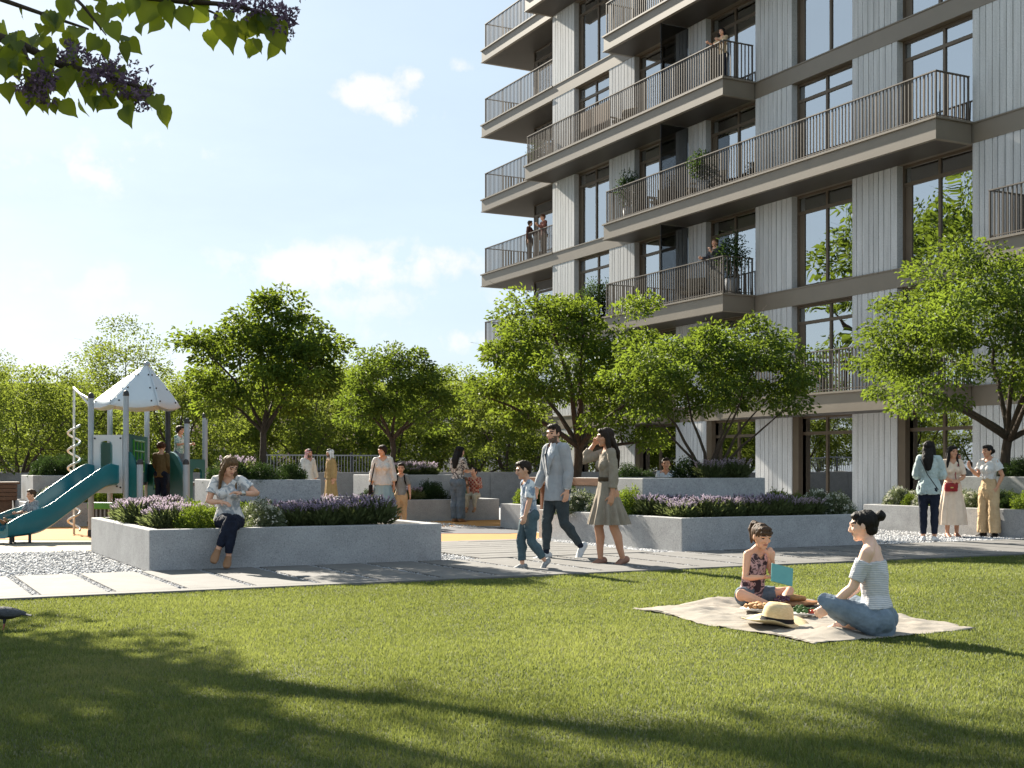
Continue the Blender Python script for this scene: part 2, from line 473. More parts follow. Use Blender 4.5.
    def legs(s, mb, off=.012, f=.97, flare=0.0, z1=.09):
        k = s.k
        p, r = s.torso(off * .9, -.05, z1); mb.loft(p, r, side=Vector((1, 0, 0)), n=18)
        for q in 'LR':
            a, b = s.legpts(q, off, f, flare); mb.loft(a, b, n=16, cap='start')
            mb.ell(s.hip[q] + s.fwd * -.025 * k + Vector((0, 0, .01 * k)), (.05 * k + off, .05 * k + off, .055 * k + off))
        return mb
    def shoe(s, mb, q, off=.006, sole=True):
        k = s.k; f = s.footd[q]; a = s.ank[q]
        dn = (a - s.knee[q]).normalized(); dn = dn - f * dn.dot(f); dn = dn.normalized() if dn.length > .1 else Vector((0, 0, -1))
        sd = f.cross(dn)
        mb.loft([a - f * .026 * k + dn * .016 * k, a + f * .02 * k + dn * .017 * k, a + f * .075 * k + dn * .03 * k, a + f * .116 * k + dn * .034 * k],
                [(.02 * k + off, .026 * k + off * .5), (.022 * k + off, .026 * k + off * .5), (.028 * k + off, .015 * k + off), (.022 * k + off, .0095 * k + off)], side=sd, n=12)
    def skirt(self, mb, f=.5, flare=.06, z1=.1, pleats=14, amp=.006, n=84, sway=(0, 0)):
        """open pleated cloth from the waist to fraction f of the leg"""
        s = self; k = s.k
        knee = (s.knee['L'] + s.knee['R']) / 2; an = (s.ank['L'] + s.ank['R']) / 2; hp = s.pel
        spread_y = abs(s.knee['L'].y - s.knee['R'].y) / 2; spread_x = abs(s.knee['L'].x - s.knee['R'].x) / 2
        rows = []
        tp, tr = s.torso(.014, 0, z1)
        for p, r in list(zip(tp, tr))[::-1]: rows.append((p, r[0], r[1], 0.15))
        for i in range(1, 11):
            t = f * i / 10
            c = hp.lerp(knee, t * 2) if t < .5 else knee.lerp(an, t * 2 - 1)
            g = min(1, t * 2)
            rows.append((c + Vector((sway[0] * t, sway[1] * t, 0)), .105 * k + flare * k * t * 1.4 + spread_x * g * .5, .08 * k + flare * k * t * 1.4 + spread_y * g * 1.0, min(1, .25 + t * 2)))
        vs, fs = [], []
        for c, a, b, q in rows:
            for i in range(n):
                an_ = 2 * math.pi * i / n
                w = 1 + q * amp / .1 * math.sin(an_ * pleats + .6 * math.sin(3 * an_)) + q * .35 * amp / .1 * math.sin(an_ * 5 + 1)
                vs.append((c.x + a * w * math.cos(an_), c.y + b * w * math.sin(an_), c.z))
        for i in range(len(rows) - 1):
            for j in range(n):
                j2 = (j + 1) % n
                fs.append((i * n + j, (i + 1) * n + j, (i + 1) * n + j2, i * n + j2))
        mb.add(vs, fs)

def hair(s, style, voxel, col):
    mb = MB(); hh, M, c = s.hh, s.Mh, s.hc
    T = lambda x, y, z: c + M @ Vector((x, y, z)) * hh
    m = hair_mat(HAIRC[col], col)
    if style in ('short', 'boy'):
        mb.ell(T(0, .11, .175), (.375 * hh, .43 * hh, .375 * hh), M, n=20, m=12)
        mb.ell(T(0, -.13, .40), (.30 * hh, .25 * hh, .15 * hh), M)
        mb.ell(T(.02, .0, .46), (.24 * hh, .30 * hh, .12 * hh), M)
        mb.ell(T(0, .24, -.02), (.29 * hh, .25 * hh, .28 * hh), M)
        for q in (1, -1): mb.loft([T(.315 * q, -.1, .18), T(.32 * q, -.08, .0)], [.05 * hh, .025 * hh], n=8)
    elif style == 'bob':
        mb.ell(T(0, .10, .17), (.41 * hh, .46 * hh, .40 * hh), M, n=20, m=12)
        for q in (1, -1): mb.loft([T(.31 * q, .0, .2), T(.35 * q, .0, -.05), T(.3 * q, .06, -.22)], [.14 * hh, .12 * hh, .06 * hh], n=10)
        mb.ell(T(0, .25, -.1), (.33 * hh, .22 * hh, .28 * hh), M)
        mb.ell(T(.05, -.2, .38), (.28 * hh, .2 * hh, .14 * hh), M)
    elif style in ('long', 'long_front'):
        mb.ell(T(0, .10, .16), (.39 * hh, .46 * hh, .39 * hh), M, n=20, m=12)
        mb.ell(T(.0, -.16, .36), (.29 * hh, .22 * hh, .15 * hh), M)
        bk = -s.fwd
        base = T(0, .28, -.1)
        end = s.sp(.2) + bk * .075 * s.k
        mb.loft([T(0, .18, .1), base, base.lerp(end, .5) + bk * .02 * s.k, end], [(.36 * hh, .26 * hh), (.4 * hh, .25 * hh), (.42 * hh, .2 * hh), (.24 * hh, .1 * hh)], side=s.ax, n=16)
        for q in (1, -1):
            sd = s.sp(.24) + s.ax * q * .06 * s.k + s.fwd * (.045 if style == 'long_front' else -.02) * s.k
            mb.loft([T(.30 * q, -.02, .22), T(.36 * q, .02, -.08), T(.37 * q, .05, -.35), sd], [.12 * hh, .13 * hh, .16 * hh, .07 * hh], n=10)
    elif style in ('bun', 'low_bun', 'ponytail'):
        mb.ell(T(0, .105, .15), (.37 * hh, .45 * hh, .385 * hh), M, n=20, m=12)
        mb.ell(T(0, -.13, .36), (.30 * hh, .24 * hh, .14 * hh), M)
        mb.ell(T(0, .25, -.1), (.28 * hh, .22 * hh, .26 * hh), M)
        for q in (1, -1): mb.loft([T(.30 * q, -.08, .2), T(.325 * q, -.03, .05)], [.07 * hh, .04 * hh], n=8)
        if style == 'bun': mb.ell(T(0, .60, .30), (.19 * hh, .18 * hh, .19 * hh), M)
        elif style == 'low_bun': mb.ell(T(0, .58, -.02), (.2 * hh, .18 * hh, .18 * hh), M)
        else:
            mb.loft([T(0, .48, .38), T(0, .68, .36), T(0, .74, .05), T(0, .64, -.45)], [.1 * hh, .15 * hh, .16 * hh, .05 * hh], n=10)
            mb.loft([T(-.22, -.31, .25), T(0, -.385, .23), T(.22, -.31, .25)], [.07 * hh, .075 * hh, .07 * hh], n=8)
    elif style == 'curly':
        random.seed(5)
        for i in range(70):
            th = random.uniform(0, 2 * math.pi); ph = random.uniform(-.5, 1.0)
            q = Vector((math.cos(th) * math.cos(ph) * .36, .1 + math.sin(th) * math.cos(ph) * .42, .14 + math.sin(ph) * .37))
            if q.y < -.12 and q.z < .3: continue
            mb.ell(T(*q), (.11 * hh,) * 3, n=8, m=6)
        mb.ell(T(0, .12, .15), (.36 * hh, .42 * hh, .37 * hh), M)
    me = mb.remeshed('hair', voxel, 2, .5)
    me.materials.append(m)
    wrinkle(me, .03 * hh, 9 / hh * .5, (1, 1, .35), len(style)); wrinkle(me, .022 * hh, 15 / hh, (1, 1, .16), 2.0)
    return me

def put(root, name, me_or_mb, m, voxel=None, fold=0.0, freq=14, seed=0, smooth=3, squash=(1, 1, .6)):
    if isinstance(me_or_mb, MB):
        me = me_or_mb.remeshed(name, voxel, smooth)
        me.materials.append(m)
        if fold: wrinkle(me, fold * 1.35, freq, squash, seed); wrinkle(me, fold * .45, freq * 2.6, (1, 1, 1.3), seed + 3)
    else: me = me_or_mb
    return link(name, me, root)
def person(label, loc, heading, fig, skin='mid', voxel=.008, hstyle='long', hcol='dark', group=None, beard=False):
    """heading: direction the figure faces in plan"""
    r = empty('person', loc, math.atan2(heading[0], -heading[1]))
    tag(r, label, 'person', group)
    link('body', fig.body(voxel, skin, beard=beard), r)
    if hstyle: link('hair', hair(fig, hstyle, voxel, hcol), r)
    return r
def neckline(fig, me, drop=.03, w=.034, wide=.05):
    """open a garment round the neck, deeper in front"""
    import bmesh
    b = bmesh.new(); b.from_mesh(me); kill = []
    for v in b.verts:
        d = v.co - fig.pel; z = d.dot(fig.up) / fig.k; x = abs(d.dot(fig.ax)) / fig.k; y = d.dot(fig.fwd) / fig.k
        if z > .318 and x < wide: kill.append(v)
        elif y > 0 and z > .318 - drop * (1 - x / w) and x < w: kill.append(v)
    bmesh.ops.delete(b, geom=kill, context='VERTS'); b.to_mesh(me); b.free(); me.update()
def shirt(r, fig, m, voxel, name='shirt', off=.012, z0=-.02, sleeve=.35, loose=0.0, fold=.006, hem=0.0, z1=.325, neck=True, seed=1, drop=.035):
    mb = MB(); fig.top(mb, off, z0, sleeve, loose, z1, hem, neck=neck); o = put(r, name, mb, m, voxel, fold, 16, seed)
    neckline(fig, o.data, drop, wide=.042 if not fig.child else .05); return o
def trousers(r, fig, m, voxel, name='trousers', off=.012, f=.96, flare=0.0, fold=.006, seed=2, z1=.09):
    mb = MB(); fig.legs(mb, off, f, flare, z1); return put(r, name, mb, m, voxel, fold, 18, seed)
def shoes(r, fig, m, voxel, name='shoe', off=.006):
    for q in 'LR':
        mb = MB(); fig.shoe(mb, q, off); put(r, name, mb, m, voxel, 0)
def skirt(r, fig, m, f, flare, name='skirt', z1=.1, pleats=14, amp=.006, sway=(0, 0)):
    mb = MB(); fig.skirt(mb, f, flare, z1, pleats, amp, sway=sway)
    return mb.build(name, m, r, smooth=True)
def W(r, p):
    """a point of a figure's own frame, in the world (roots are not parented)"""
    return Matrix.Translation(r.location) @ Matrix.Rotation(r.rotation_euler.z, 4, 'Z') @ Vector(p)

DENIM = cloth('denim', lin(84, 97, 110), lin(108, 120, 132), 'denim')
NAVY = cloth('navy', lin(24, 28, 42), lin(32, 38, 54)); WHITE = cloth('white_cloth', lin(214, 212, 208), lin(190, 190, 190))
BLACK = cloth('black_cloth', lin(24, 24, 27)); BEIGE = cloth('beige_cloth', lin(198, 172, 136), lin(176, 150, 116))
SHOEW = mat('white_shoe', lin(205, 205, 205), lin(180, 180, 182), rough=.6); SHOEB = mat('brown_shoe', lin(150, 110, 78), rough=.55); SHOEK = mat('black_shoe', lin(26, 24, 24), rough=.5)

def build_people():
    V = .0065
    # ---- walking man in the grey blazer
    f = Fig(1.80, False, lean=(0, -.02, 1), hyaw=18, hpitch=4, L=((.02, .12, -1), (0, .85, -1), (0, -.62, -.78)), Rr=((0, -.26, -1), (0, -.02, -1), (0, -1, -.08)),
            aL=((.16, .14, -1), (.02, -.12, -1), (0, -.15, -1)), aR=((-.2, -.12, -1), (-.08, -.45, -1), (0, -.3, -1)), curl=.6)
    r = person('man in grey blazer and slate trousers walking on the path between boy and woman', at(557, 16.75), (-.86, -.52), f, 'mid', V, 'short', 'dark', 'family walking along the path', beard=True)
    trousers(r, f, cloth('slate', lin(54, 62, 66), lin(68, 76, 80)), V, off=.009, f=.93)
    mb = MB(); f.top(mb, .012, .02, .98, 0, .33); put(r, 'shirt', mb, cloth('pale_shirt', lin(206, 208, 212), lin(188, 192, 200)), V, .004)
    bm = cloth('blazer', lin(166, 169, 174), lin(148, 151, 156)); mb = MB()
    p, rad = f.torso(.03, -.05, .3); p = [f.sp(-.075)] + p; rad = [(rad[0][0] * 1.2, rad[0][1] * 1.16)] + rad; rad[1] = (rad[1][0] * 1.18, rad[1][1] * 1.12); rad[2] = (rad[2][0] * 1.06, rad[2][1] * 1.02); rad[4] = (rad[4][0] * .95, rad[4][1] * .95)
    mb.loft(p, rad, side=f.ax, n=22, cap='end')
    for q in 'LR': a, b = f.armpts(q, .022, .95); mb.loft(a, b, n=14, cap='start'); mb.ell(f.sh[q], (.066, .06, .055)); mb.loft([f.nb.lerp(f.sh[q], .3), f.sh[q]], [.058, .058], n=10)
    me = mb.remeshed('blazer', V, 3); me.materials.append(bm)
    # open the front: a wedge from the collar down
    import bmesh
    b = bmesh.new(); b.from_mesh(me)
    kill = []
    for v in b.verts:
        d = v.co - f.pel; z = d.dot(f.up) / f.k; x = d.dot(f.ax) / f.k; y = d.dot(f.fwd) / f.k
        if y > .02 and z > .1 and abs(x) < (z - .1) * .28 and abs(x) < .055: kill.append(v)
        elif z > .305 and abs(x) < .055: kill.append(v)
    bmesh.ops.delete(b, geom=kill, context='VERTS'); b.to_mesh(me); b.free()
    wrinkle(me, .007, 12, (1, 1, .5), 3); bl = link('blazer', me, r)
    mb = MB()
    for q in (1, -1):
        top_ = f.sp(.318) + f.ax * q * .045 * f.k + f.fwd * .02 * f.k
        mid = f.sp(.25) + f.ax * q * .042 * f.k + f.fwd * .09 * f.k; low = f.sp(.1) + f.ax * q * .005 * f.k + f.fwd * .092 * f.k
        out = f.sp(.23) + f.ax * q * .075 * f.k + f.fwd * .082 * f.k
        mb.extrude([top_, out, low, mid] if q > 0 else [mid, low, out, top_], f.fwd, .006)
    mb.build('lapel', bm, bl)
    shoes(r, f, SHOEW, V, 'sneaker', .008)
    mb = MB()
    for q in 'LR': mb.loft([f.ank[q] + (f.knee[q] - f.ank[q]) * .02, f.ank[q] + (f.knee[q] - f.ank[q]) * .22], [.023 * f.k, .025 * f.k])
    mb.build('socks', NAVY, r, True)
    # ---- walking boy
    f = Fig(1.27, False, child=True, lean=(0, -.05, 1), hyaw=-4, hpitch=10, Rr=((0, -.28, -1), (0, .06, -1), (0, -1, -.1)), L=((.02, .02, -1), (0, .75, -1), (0, -.72, -.7)),
            aL=((.16, -.12, -1), (.02, -.32, -1), (0, -.3, -1)), aR=((-.16, .22, -1), (-.05, -.1, -1), (0, -.1, -1)))
    r = person('boy in white printed t-shirt and teal trousers walking ahead on the path', at(529, 15.1), (-.95, -.3), f, 'mid', V, 'boy', 'dark', 'family walking along the path')
    trousers(r, f, cloth('teal_jean', lin(66, 84, 92), lin(84, 102, 110), 'denim'), V, off=.016, f=.9)
    shirt(r, f, cloth('print_tee', lin(214, 215, 218), lin(128, 142, 160), 'floral', 5), V, 't_shirt', .014, -.05, .42, .02, hem=.012)
    shoes(r, f, mat('grey_shoe', lin(170, 172, 172), lin(90, 92, 94), scale=30), V, 'sneaker', .008)
    # ---- walking woman
    f = Fig(1.72, True, lean=(0, .02, 1), hyaw=0, hpitch=2, L=((.0, .16, -1), (0, .3, -1), (0, -.9, -.35)), Rr=((0, -.2, -1), (0, .06, -1), (0, -1, -.22)),
            aL=((.12, .06, -1), (.06, -.12, -1), (0, -.2, -1)), aR=((-.5, -.72, -.30), (.2, .52, .85), (.3, .55, .7)), palmR=(1, .1, -.2), curl=.5)
    r = person('woman in olive grey shirt dress walking with one hand raised to her long dark hair', at(607, 15.75), (-.97, -.25), f, 'tan', V, 'long', 'dark', 'family walking along the path')
    dm = cloth('olive_dress', lin(152, 141, 127), lin(132, 121, 108))
    shirt(r, f, dm, V, 'dress_top', .014, .03, .82, .012, seed=5)
    skirt(r, f, dm, .45, .03, 'dress_skirt', .11, 11, .017, sway=(0, .06))
    mb = MB(); p, rd = f.torso(.02, .09, .13); mb.loft([f.sp(.095), f.sp(.125)], [(.073 * f.k + .016, .055 * f.k + .018)] * 2, side=f.ax, n=22, cap=False); mb.build('belt', cloth('belt', lin(80, 66, 50)), r, True)
    shoes(r, f, mat('nude_shoe', lin(150, 108, 88), rough=.5), V, 'shoe', .004)
    # ---- woman on the planter edge
    f = Fig(1.66, True, lean=(0, -.26, 1), hyaw=38, hpitch=30, pz=.088, Rr=((.40, -1, .12), (-.42, -.05, -1), (-.1, -.9, -.5)), L=((-.02, -1, -.04), (-.12, .06, -1), (0, -1, -.3)),
            aR=((-.3, -.2, -1), (.75, -.75, .02), (.8, -.5, -.2)), aL=((.75, -.3, -.6), (-.72, -.66, .05), (-.8, -.4, .1)), palmL=(0, 0, -1), palmR=(0, 0, -1), curl=.5)
    loc = UV(3.98, 15.12, .5)
    r = person('woman in white patterned top and dark jeans sitting on the planter edge checking her watch', loc, (.12, -1), f, 'mid', V, 'long_front', 'light')
    trousers(r, f, NAVY, V, off=.011, f=.95)
    shirt(r, f, cloth('brush_print', lin(218, 214, 212), lin(160, 164, 170), 'floral', 7), V, 'blouse', .016, -.02, .3, .03, hem=.012)
    shoes(r, f, SHOEB, V, 'shoe', .006)
    w = MB(); d = (f.wri['L'] - f.elb['L']).normalized(); w.loft([f.wri['L'] - d * .035, f.wri['L'] - d * .012], [.022 * f.k * .92] * 2, cap=True, n=12); wt = w.build('wristwatch', mat('watch', lin(190, 186, 180), rough=.25, metallic=.8), None, True)
    wt.location = r.location; wt.rotation_euler = r.rotation_euler; tag(wt, 'small silver wristwatch on the raised wrist of the seated woman', 'watch')
    # ---- picnic girl
    f = Fig(1.24, True, child=True, head=1.06, lean=(0, -.2, 1), hyaw=-6, hpitch=16, pz=.085, Rr=((-.72, -.62, .2), (.75, -.5, -.34), (.6, -.6, -.2)), L=((.72, -.66, .2), (-.72, -.5, -.34), (-.6, -.6, -.2)),
            aR=((-.22, -.12, -1), (.42, -1, .1), (.3, -1, .1)), aL=((.16, -.3, -.9), (-.42, -.42, .95), (-.3, -.1, .9)), palmR=(0, 0, 1), palmL=(0, .8, .2), curl=.7)
    r = person('girl with ponytail sitting cross-legged on the picnic blanket looking at a tablet', at(751, 11.0, .02), (.48, -.87), f, 'mid', .0055, 'ponytail', 'brown')
    trousers(r, f, DENIM, .0055, 'shorts', .014, .3)
    shirt(r, f, cloth('flower_vest', lin(66, 52, 58), lin(196, 160, 160), 'floral', 14), .0055, 'vest', .014, -.05, 0, hem=.014)
    g_root, g_fig = r, f
    # ---- picnic woman
    f = Fig(1.64, True, lean=(0, -.10, 1), hyaw=6, hpitch=6, pz=.1, L=((.45, -.86, .34), (.05, -.1, -.95), (.1, -.85, -.4)), Rr=((-.62, -.72, .3), (.5, -.05, -.8), (.5, -.6, -.2)),
            aL=((.1, -.36, -.92), (-.1, -.7, -.62), (-.2, -.8, -.5)), aR=((-.1, -.36, -.92), (.1, -.7, -.62), (.2, -.8, -.5)), curl=.6)
    f.knee['L'] = f.hip['L'] + nv(.28, -.93, .42) * .235 * f.k; f.ank['L'] = f.knee['L'] + nv(-.5, .28, -.62) * .232 * f.k
    f.footd['L'] = nv(-.1, -1, -.12); f.ank['L'].z = max(f.ank['L'].z, .05)
    f.ank['R'].z = max(f.ank['R'].z, .05)
    r = person('woman with hair bun in striped off-shoulder top and jeans sitting on the picnic blanket', at(878, 9.15, .02), (-.86, .42), f, 'light', .006, 'bun', 'black')
    trousers(r, f, cloth('light_denim', lin(98, 112, 126), lin(122, 135, 148), 'denim'), .006, 'jeans', .010, .93, fold=.004, z1=.085)
    mb = MB(); p, rd = f.torso(.014, .05, .27); mb.loft(p, rd, side=f.ax, n=22, cap=False)
    for q in (1, -1): mb.ell(f.sp(.215) + f.ax * q * .036 * f.k + f.fwd * .042 * f.k, (.05 * f.k, .042 * f.k, .04 * f.k))
    for q in 'LR':
        a = f.sh[q].lerp(f.elb[q], .24); b = f.sh[q].lerp(f.elb[q], .8); mb.loft([a, b], [.037 * f.k, .033 * f.k], n=14, cap=False)
    put(r, 'striped_top', mb, cloth('stripe_top', lin(208, 205, 205), lin(168, 170, 178), 'stripes', 24), .006, .004, 18)
    pw_root, pw_fig = r, f
    # ---- three women chatting on the right
    G3 = 'women chatting by the building'
    V2 = .0075
    f = Fig(1.66, True, hyaw=-20, hpitch=2, aL=((.22, -.25, -1), (-.2, -.8, -.1), (-.3, -.8, 0)), aR=((-.22, -.2, -1), (.3, -.7, -.2), (.4, -.7, -.1)), L=((.02, -.02, -1), (0, 0, -1), (.2, -1, -.05)), Rr=((-.02, .04, -1), (0, .06, -1), (-.2, -1, -.05)))
    r = person('long haired woman in pale green blouse and dark leggings seen from behind', at(929, 20.9), (.42, .9), f, 'tan', V2, 'long', 'black', G3)
    trousers(r, f, NAVY, V2, off=.009, f=.93); shirt(r, f, cloth('sage', lin(186, 198, 196), lin(160, 174, 172)), V2, 'blouse', .03, -.05, .55, .03, fold=.012, hem=.02); shoes(r, f, SHOEW, V2, 'sneaker')
    mb = MB(); mb.loft([f.sp(.3) + f.ax * .07 * f.k - f.fwd * .085 * f.k, f.sp(.15) - f.fwd * .13 * f.k, f.sp(0.0) - f.ax * .1 * f.k - f.fwd * .115 * f.k], [.007] * 3, n=6); sb = mb.build('bag_strap', BLACK, None, True); sb.location = r.location; sb.rotation_euler = r.rotation_euler; tag(sb, 'thin black bag strap across the back of the pale green blouse', 'strap')
    f = Fig(1.60, True, hyaw=20, aL=((.2, -.1, -1), (-.6, -.75, -.25), (-.7, -.5, -.1)), aR=((-.2, -.1, -1), (.6, -.75, -.25), (.7, -.5, -.1)), palmL=(0, .6, -1), palmR=(0, .6, -1))
    r = person('woman in cream midi dress with red crossbody bag standing between two friends', at(952, 22.2), (-.05, -1), f, 'tan', V2, 'long_front', 'black', G3)
    cm = cloth('cream', lin(222, 202, 182), lin(204, 184, 164)); shirt(r, f, cm, V2, 'dress_top', .016, 0, .42, .025); skirt(r, f, cm, .8, .03, 'dress_skirt', .1, 12, .006); shoes(r, f, mat('nude_shoe', lin(150, 108, 88)), V2, 'sandal', .003)
    RED = mat('red_leather', lin(150, 28, 34), lin(128, 20, 28), rough=.4)
    bg = empty('handbag', r.location, r.rotation_euler.z); tag(bg, 'red crossbody bag on a red strap worn over the cream dress', 'bag')
    mb = MB(); bc = f.sp(.03) + Vector((-.06 * 1, -.155, 0)); mb.box(bc, (.22, .07, .15)); o = mb.build('bag_body', RED, bg, True, .02)
    mb = MB(); mb.box(bc + Vector((0, -.04, .03)), (.215, .012, .085)); mb.build('flap', RED, o, True, .004)
    mb = MB(); mb.box(bc + Vector((0, -.048, -.005)), (.05, .008, .02)); mb.build('clasp', mat('brass', lin(200, 170, 110), metallic=1, rough=.3), o)
    mb = MB(); mb.loft([bc + Vector((.1, .0, .07)), f.sp(.17) + Vector((.02, -.115, 0)), f.sp(.27) + Vector((.08, -.085, 0)), f.sp(.315) + Vector((.09, -.0, .02)), f.sp(.25) + Vector((.07, .09, 0)), f.sp(.1) + Vector((-.05, .11, 0)), bc + Vector((-.1, .05, .07))], [.008] * 7, n=6); mb.build('strap', RED, bg, True)
    f = Fig(1.62, True, hyaw=-8, hpitch=3, aL=((.35, .28, -1), (-.25, -.35, -1), (-.2, -.3, -1)), aR=((-.1, -.3, -.9), (-.05, -.75, .55), (0, -.4, .8)), L=((.08, -.03, -1), (.02, .03, -1), (.1, -1, -.05)), Rr=((-.08, -.03, -1), (-.02, .03, -1), (-.1, -1, -.05)))
    r = person('woman with low bun in white ruffled blouse and wide tan trousers hand on hip', at(989, 22.2), (-.85, -.5), f, 'tan', V2, 'low_bun', 'black', G3)
    trousers(r, f, BEIGE, V2, off=.016, f=.985, flare=.045, fold=.008, z1=.12); shirt(r, f, WHITE, V2, 'blouse', .018, .08, .3, .07, fold=.012); shoes(r, f, SHOEK, V2, 'shoe', .003)
    # ---- middle distance
    V3 = .009
    f = Fig(1.68, True, hyaw=-38, hpitch=8, L=((0, -.1, -1), (0, .08, -1), (0, -1, 0)), Rr=((0, .1, -1), (0, .2, -1), (0, -1, -.2)))
    r = person('woman with short dark hair in open white shirt and pale blue skirt beside boy', at(383, 25.8), (.08, -1), f, 'mid', V3, 'bob', 'dark')
    shirt(r, f, WHITE, V3, 'shirt', .024, 0, .85, .02, fold=.01, hem=.014); skirt(r, f, cloth('pale_blue', lin(150, 176, 186), lin(130, 158, 170)), .85, .03, 'skirt', .1, 12, .007)
    shoes(r, f, SHOEB, V3)
    bg = empty('shoulder_bag', r.location, r.rotation_euler.z); tag(bg, 'black shoulder bag hanging on the arm of the woman in white shirt', 'bag')
    mb = MB(); bc = f.sp(-.06) + Vector((-.25, 0, 0)); mb.box(bc, (.08, .28, .22)); mb.build('bag_body', BLACK, bg, True, .025)
    mb = MB(); mb.loft([bc + Vector((0, -.1, .1)), f.sp(.25) + Vector((-.17, -.07, 0)), f.sp(.325) + Vector((-.13, 0, .01)), f.sp(.25) + Vector((-.17, .07, 0)), bc + Vector((0, .1, .1))], [.011] * 5, n=6); mb.build('strap', BLACK, bg, True)
    f = Fig(1.27, False, child=True, hpitch=2, aL=((.25, 0, -1), (.1, -.2, -1), (0, -.2, -1)))
    r = person('boy in grey t-shirt with black backpack straps beside woman in pale blue skirt', at(401, 25.9), (.05, -1), f, 'mid', V3, 'boy', 'dark')
    shirt(r, f, cloth('grey_tee', lin(142, 146, 146)), V3, 't_shirt', .016, -.04, .42, .02); trousers(r, f, BEIGE, V3, f=.95); shoes(r, f, SHOEW, V3)
    bp = empty('backpack', r.location, r.rotation_euler.z); tag(bp, 'black backpack worn by the boy in the grey t-shirt', 'backpack')
    mb = MB(); mb.box(f.sp(.2) + Vector((0, .13, 0)), (.22, .12, .3)); mb.build('pack', BLACK, bp, True, .04)
    for q in (1, -1):
        mb = MB(); mb.loft([f.sp(.1) + Vector((.09 * q, .1, 0)), f.sp(.16) + Vector((.105 * q, -.02, 0)), f.sp(.23) + Vector((.085 * q, -.1, 0)), f.sp(.3) + Vector((.07 * q, -.075, .01)), f.sp(.32) + Vector((.065 * q, .0, .015)), f.sp(.29) + Vector((.07 * q, .09, 0))], [.014] * 6, n=6); mb.build('strap', BLACK, bp, True)
    f = Fig(1.70, True, hyaw=-30, hpitch=14, aR=((-.1, -.3, -1), (.1, -.8, .1), (0, -1, 0)), aL=((.15, -.3, -1), (-.1, -.8, .1), (0, -1, 0)))
    r = person('long haired woman in floral blouse and wide blue jeans standing with her back turned', at(458, 28.3), (.55, .83), f, 'mid', V3, 'long', 'black')
    trousers(r, f, DENIM, V3, off=.016, f=.985, flare=.03, z1=.1); shirt(r, f, cloth('floral_blouse', lin(205, 200, 196), lin(52, 50, 56), 'floral', 11), V3, 'blouse', .018, .05, .4, .03, fold=.008); shoes(r, f, SHOEB, V3, 'shoe')
    sit = dict(pz=.085, L=((.08, -1, 0), (.03, -.1, -1), (0, -1, -.2)), Rr=((-.08, -1, 0), (-.03, -.05, -1), (0, -1, -.2)))
    f = Fig(1.25, False, child=True, hyaw=-30, aL=((.2, -.3, -.8), (-.3, -.9, .5), (0, -.8, .5)), aR=((-.2, -.3, -.8), (.3, -.9, .5), (0, -.8, .5)), **sit)
    r = person('child in red plaid shirt and light trousers sitting on the end of the far planter', UV(12.75, 26.5, .5), (-.25, -1), f, 'mid', V3, 'boy', 'dark')
    shirt(r, f, cloth('plaid', lin(150, 62, 52), lin(190, 150, 130), 'checks', 22), V3, 'shirt', .014, -.04, .9, .01); trousers(r, f, cloth('sand', lin(186, 176, 156)), V3, f=.95); shoes(r, f, SHOEB, V3)
    f = Fig(1.25, False, child=True, hyaw=20, hpitch=10, **sit)
    r = person('dark haired child partly hidden behind the woman in blue jeans on far planter', UV(12.40, 26.5, .5), (.1, -1), f, 'tan', V3, 'boy', 'black')
    shirt(r, f, cloth('brown_tee', lin(120, 96, 80)), V3, 't_shirt', .014, -.04, .42, .02); trousers(r, f, cloth('sand', lin(186, 176, 156)), V3, f=.95); shoes(r, f, SHOEB, V3)
    # ---- two men in robes
    for x, hx, c, cc, lab in ((308, .6, 'white_robe', lin(206, 204, 200), 'man in white robe with red checked headscarf standing before the far wall'), (331, -.9, 'tan_robe', lin(168, 138, 92), 'man in tan robe with white headscarf standing before the far wall')):
        f = Fig(1.74, False, hyaw=0, L=((.03, 0, -1), (0, 0, -1), (0, -1, 0)))
        r = person(lab, at(x, 35.6), (hx, -.5), f, 'tan', .01, 'short', 'black', beard=True)
        m = cloth(c, cc); shirt(r, f, m, .01, 'robe_top', .024, 0, .95, .03, fold=.008); skirt(r, f, m, .96, .03, 'robe_skirt', .1, 9, .005)
        hh, T = f.hh, (lambda x_, y_, z_: f.hc + f.Mh @ Vector((x_, y_, z_)) * f.hh)
        mb = MB(); mb.ell(T(0, .1, .17), (.42 * hh, .46 * hh, .4 * hh))
        mb.loft([T(0, .24, 0), f.sp(.29) - f.fwd * .05, f.sp(.2) - f.fwd * .1], [(.4 * hh, .22 * hh), (.55 * hh, .2 * hh), (.5 * hh, .12 * hh)], side=f.ax)
        for q in (1, -1): mb.loft([T(.33 * q, -.05, .15), T(.37 * q, 0, -.35), f.sp(.24) + f.ax * q * .07 + f.fwd * .07], [.1 * hh, .12 * hh, .12 * hh])
        put(r, 'headscarf', mb, cloth('red_check', lin(170, 50, 52), lin(214, 200, 198), 'checks', 40) if x < 320 else WHITE, .01, .008)
        mb = MB(); mb.loft([T(0, -.29, .34), T(.36, .1, .33), T(0, .52, .27), T(-.36, .1, .33), T(0, -.29, .34)], [.035 * hh] * 5, n=6); mb.build('head_cord', BLACK, r, True)
        shoes(r, f, SHOEB, .01)
    # ---- boy half hidden behind the right planter block
    f = Fig(1.36, False, child=True, hyaw=10)
    r = person('boy whose head shows beside the lavender on the right planter block', at(666, 23.6), (-.2, -1), f, 'tan', .008, 'boy', 'dark')
    shirt(r, f, cloth('blue_tee', lin(150, 172, 190), lin(210, 210, 214), 'stripes', 12), .008, 't_shirt', .014, -.04, .42, .02); trousers(r, f, NAVY, .008); shoes(r, f, SHOEW, .008)
